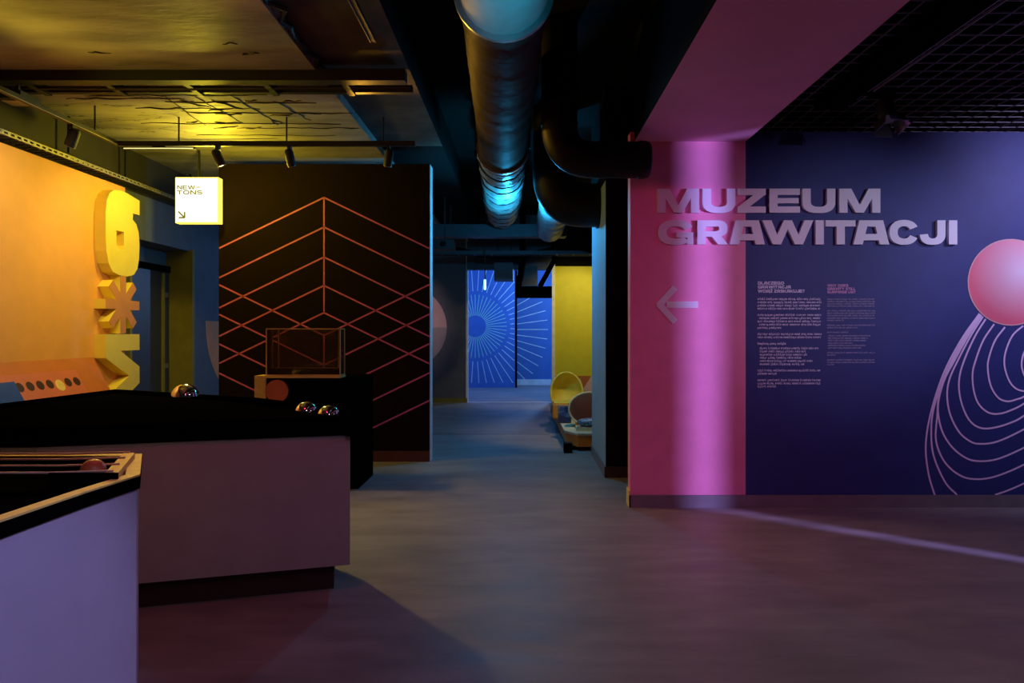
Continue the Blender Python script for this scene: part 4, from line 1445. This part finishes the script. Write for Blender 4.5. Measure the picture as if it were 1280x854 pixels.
for x in (2.6, 4.4):
    for y in (2.5, 4.6):
        MB().box(x, x + .01, y, y + .01, GZ + .008, CEIL).build('hanger', M['black_soft'], grid)
rd_ = thing('track_rail', (2.45, 3.5, 3.2), 'wide black lighting track below the mesh ceiling grid', 'light track')
MB().box(2.28, 2.5, 1.0, 5.35, 3.2, 3.27).build('rail_channel', M['black'], rd_)
for x in (2.505, 2.545):
    MB().box(x - .004, x + .004, 1.0, 5.1, 3.2, 3.215).build('rail_lip', M['mesh'], rd_)
MB().box(2.5, 2.72, 4.96, 5.04, 3.2, 3.23).build('side_bracket', M['black'], rd_)
for y in (1.6, 4.9):
    MB().box(2.38, 2.4, y, y + .02, 3.27, CEIL).build('hanger', M['black_soft'], rd_)
track_spot((PX(1107, 5.0), 5.0, 3.2), (.05, -.35, -.9), 'black spotlight with shiny barn doors in front of the navy wall', L=.16, r=.062, doors=True, stem=.1)

# ================================================================== NICHE EXHIBITS IN THE CORRIDOR
pf = thing('exhibit_platform', (1.2, 9.8, 0), 'low orange platform with cream edge behind the corridor wall', 'platform')
pp = [(.52, 8.62), (.66, 8.34), (2.4, 8.34), (2.4, 12.0), (.46, 12.0)]
MB().flat(inset(pp, .02), .05, .19).build('platform_body', M['orange_bench'], pf)
MB().flat(pp, .19, .215).build('platform_edge', M['cream_edge'], pf)
MB().box(.56, .66, 8.42, 8.6, 0, .05).build('foot', M['black'], pf)
MB().box(.56, .7, 11.6, 11.8, 0, .05).build('foot', M['black'], pf)
MB().box(2.1, 2.3, 8.5, 8.7, 0, .05).build('foot', M['black'], pf)
bf = thing('foot_block', (PX(709, 8.3), 8.3, 0), 'black block standing before the orange platform', 'block')
MB().box(PX(704.5, 8.28), PX(715, 8.28), 8.2, 8.33, 0, .115).build('block_body', M['black'], bf)
MB().box(PX(704.5, 8.28) + .005, PX(715, 8.28) - .005, 8.205, 8.325, .115, .12).build('block_cap', M['black_soft'], bf)


def bowl(name, c, rx, rz, depth, tilt, yaw, label, m, rim_m):
    t = thing(name, c, label, 'dish', 'hollow exhibit shells on the platform')
    R = Matrix.Translation(c) @ Matrix.Rotation(yaw, 4, 'Z') @ Matrix.Rotation(tilt, 4, 'X')
    seg, rings = 32, 9
    vs, fs = [], []
    for layer, off in ((0, 0), (1, .02)):
        for i in range(rings + 1):
            a = math.pi / 2 * i / rings
            for k in range(seg):
                th = 2 * math.pi * k / seg
                p = Vector(((rx + off) * math.sin(a) * math.cos(th), (depth + off) * math.cos(a), (rz + off) * math.sin(a) * math.sin(th)))
                vs.append(R @ p)
    n0 = (rings + 1) * seg
    for L in (0, 1):
        for i in range(rings):
            for k in range(seg):
                k2 = (k + 1) % seg
                fs.append((L * n0 + i * seg + k, L * n0 + i * seg + k2, L * n0 + (i + 1) * seg + k2, L * n0 + (i + 1) * seg + k))
    for k in range(seg):
        k2 = (k + 1) % seg
        fs.append((rings * seg + k, rings * seg + k2, n0 + rings * seg + k2, n0 + rings * seg + k))
    MB().add(vs, fs).build('shell', m, t, smooth=True)
    pts = []
    for k in range(33):
        th = 2 * math.pi * k / 32
        pts.append(R @ Vector(((rx + .01) * math.cos(th), 0, (rz + .01) * math.sin(th))))
    MB().tube(pts, .014, 8, cap=False).build('shell_rim', rim_m, t, smooth=True)
    return t, R


Yq = 10.25
ysh, _ = bowl('listening_shell', (PX(708.5, Yq), Yq, PZ(502, Yq) + .13), .235, .30, .26, -.15, .15, 'upright yellow hollow shell with seat at the back of the orange platform', M['yellow'], M['yellow'])
MB().box(PX(690, 9.9), PX(722, 9.9), 9.75, 10.12, .215, PZ(504, 9.9)).build('seat_block', M['orange_bench'], ysh, bevel=.02)
MB().box(PX(690, 9.9) + .02, PX(722, 9.9) - .02, 9.77, 10.1, PZ(504, 9.9), PZ(503, 9.9) + .01).build('seat_pad', M['yellow'], ysh, bevel=.01)
Yr = 8.95
rsh, _ = bowl('listening_shell', (PX(737, Yr), Yr, PZ(516, Yr) + .05), .265, .205, .3, -.12, .1, 'rose coloured oval shell with cream rim on the orange platform', M['rose_shell'], M['cream_edge'])
for x in (721, 727):
    MB().tube([(PX(x, 8.8), 8.8, .215), (PX(x, 8.8), 8.8, .29)], .022, 10).build('peg', M['orange_bench'], rsh)
cu = thing('mosaic_cushion', (PX(736, 8.65), 8.65, .24), 'blue mosaic patterned cushion in front of the rose shell', 'cushion')
cb = MB().sphere((0, 0, 0), 1, 20, 10).build('cushion_body', M['mosaic'], smooth=True)
cb.parent = cu
cb.location = (0, 0, .075)
cb.scale = (.15, .085, .055)
cc = MB().box(-.16, .16, -.09, .09, -.025, .022).build('cushion_base', M['cream_edge'])
cc.parent = cu
mz = thing('mosaic_block', (PX(704, 9.2), 9.2, .215), 'upright mosaic patterned block between the two shells', 'block')
MB().box(PX(698, 9.3), PX(714, 9.3), 9.3, 9.42, .215, PZ(508, 9.3)).build('block_body', M['slate'], mz)
MB().box(PX(698.6, 9.3), PX(713, 9.3), 9.29, 9.3, .23, PZ(508.6, 9.3)).build('mosaic_face', M['mosaic'], mz)
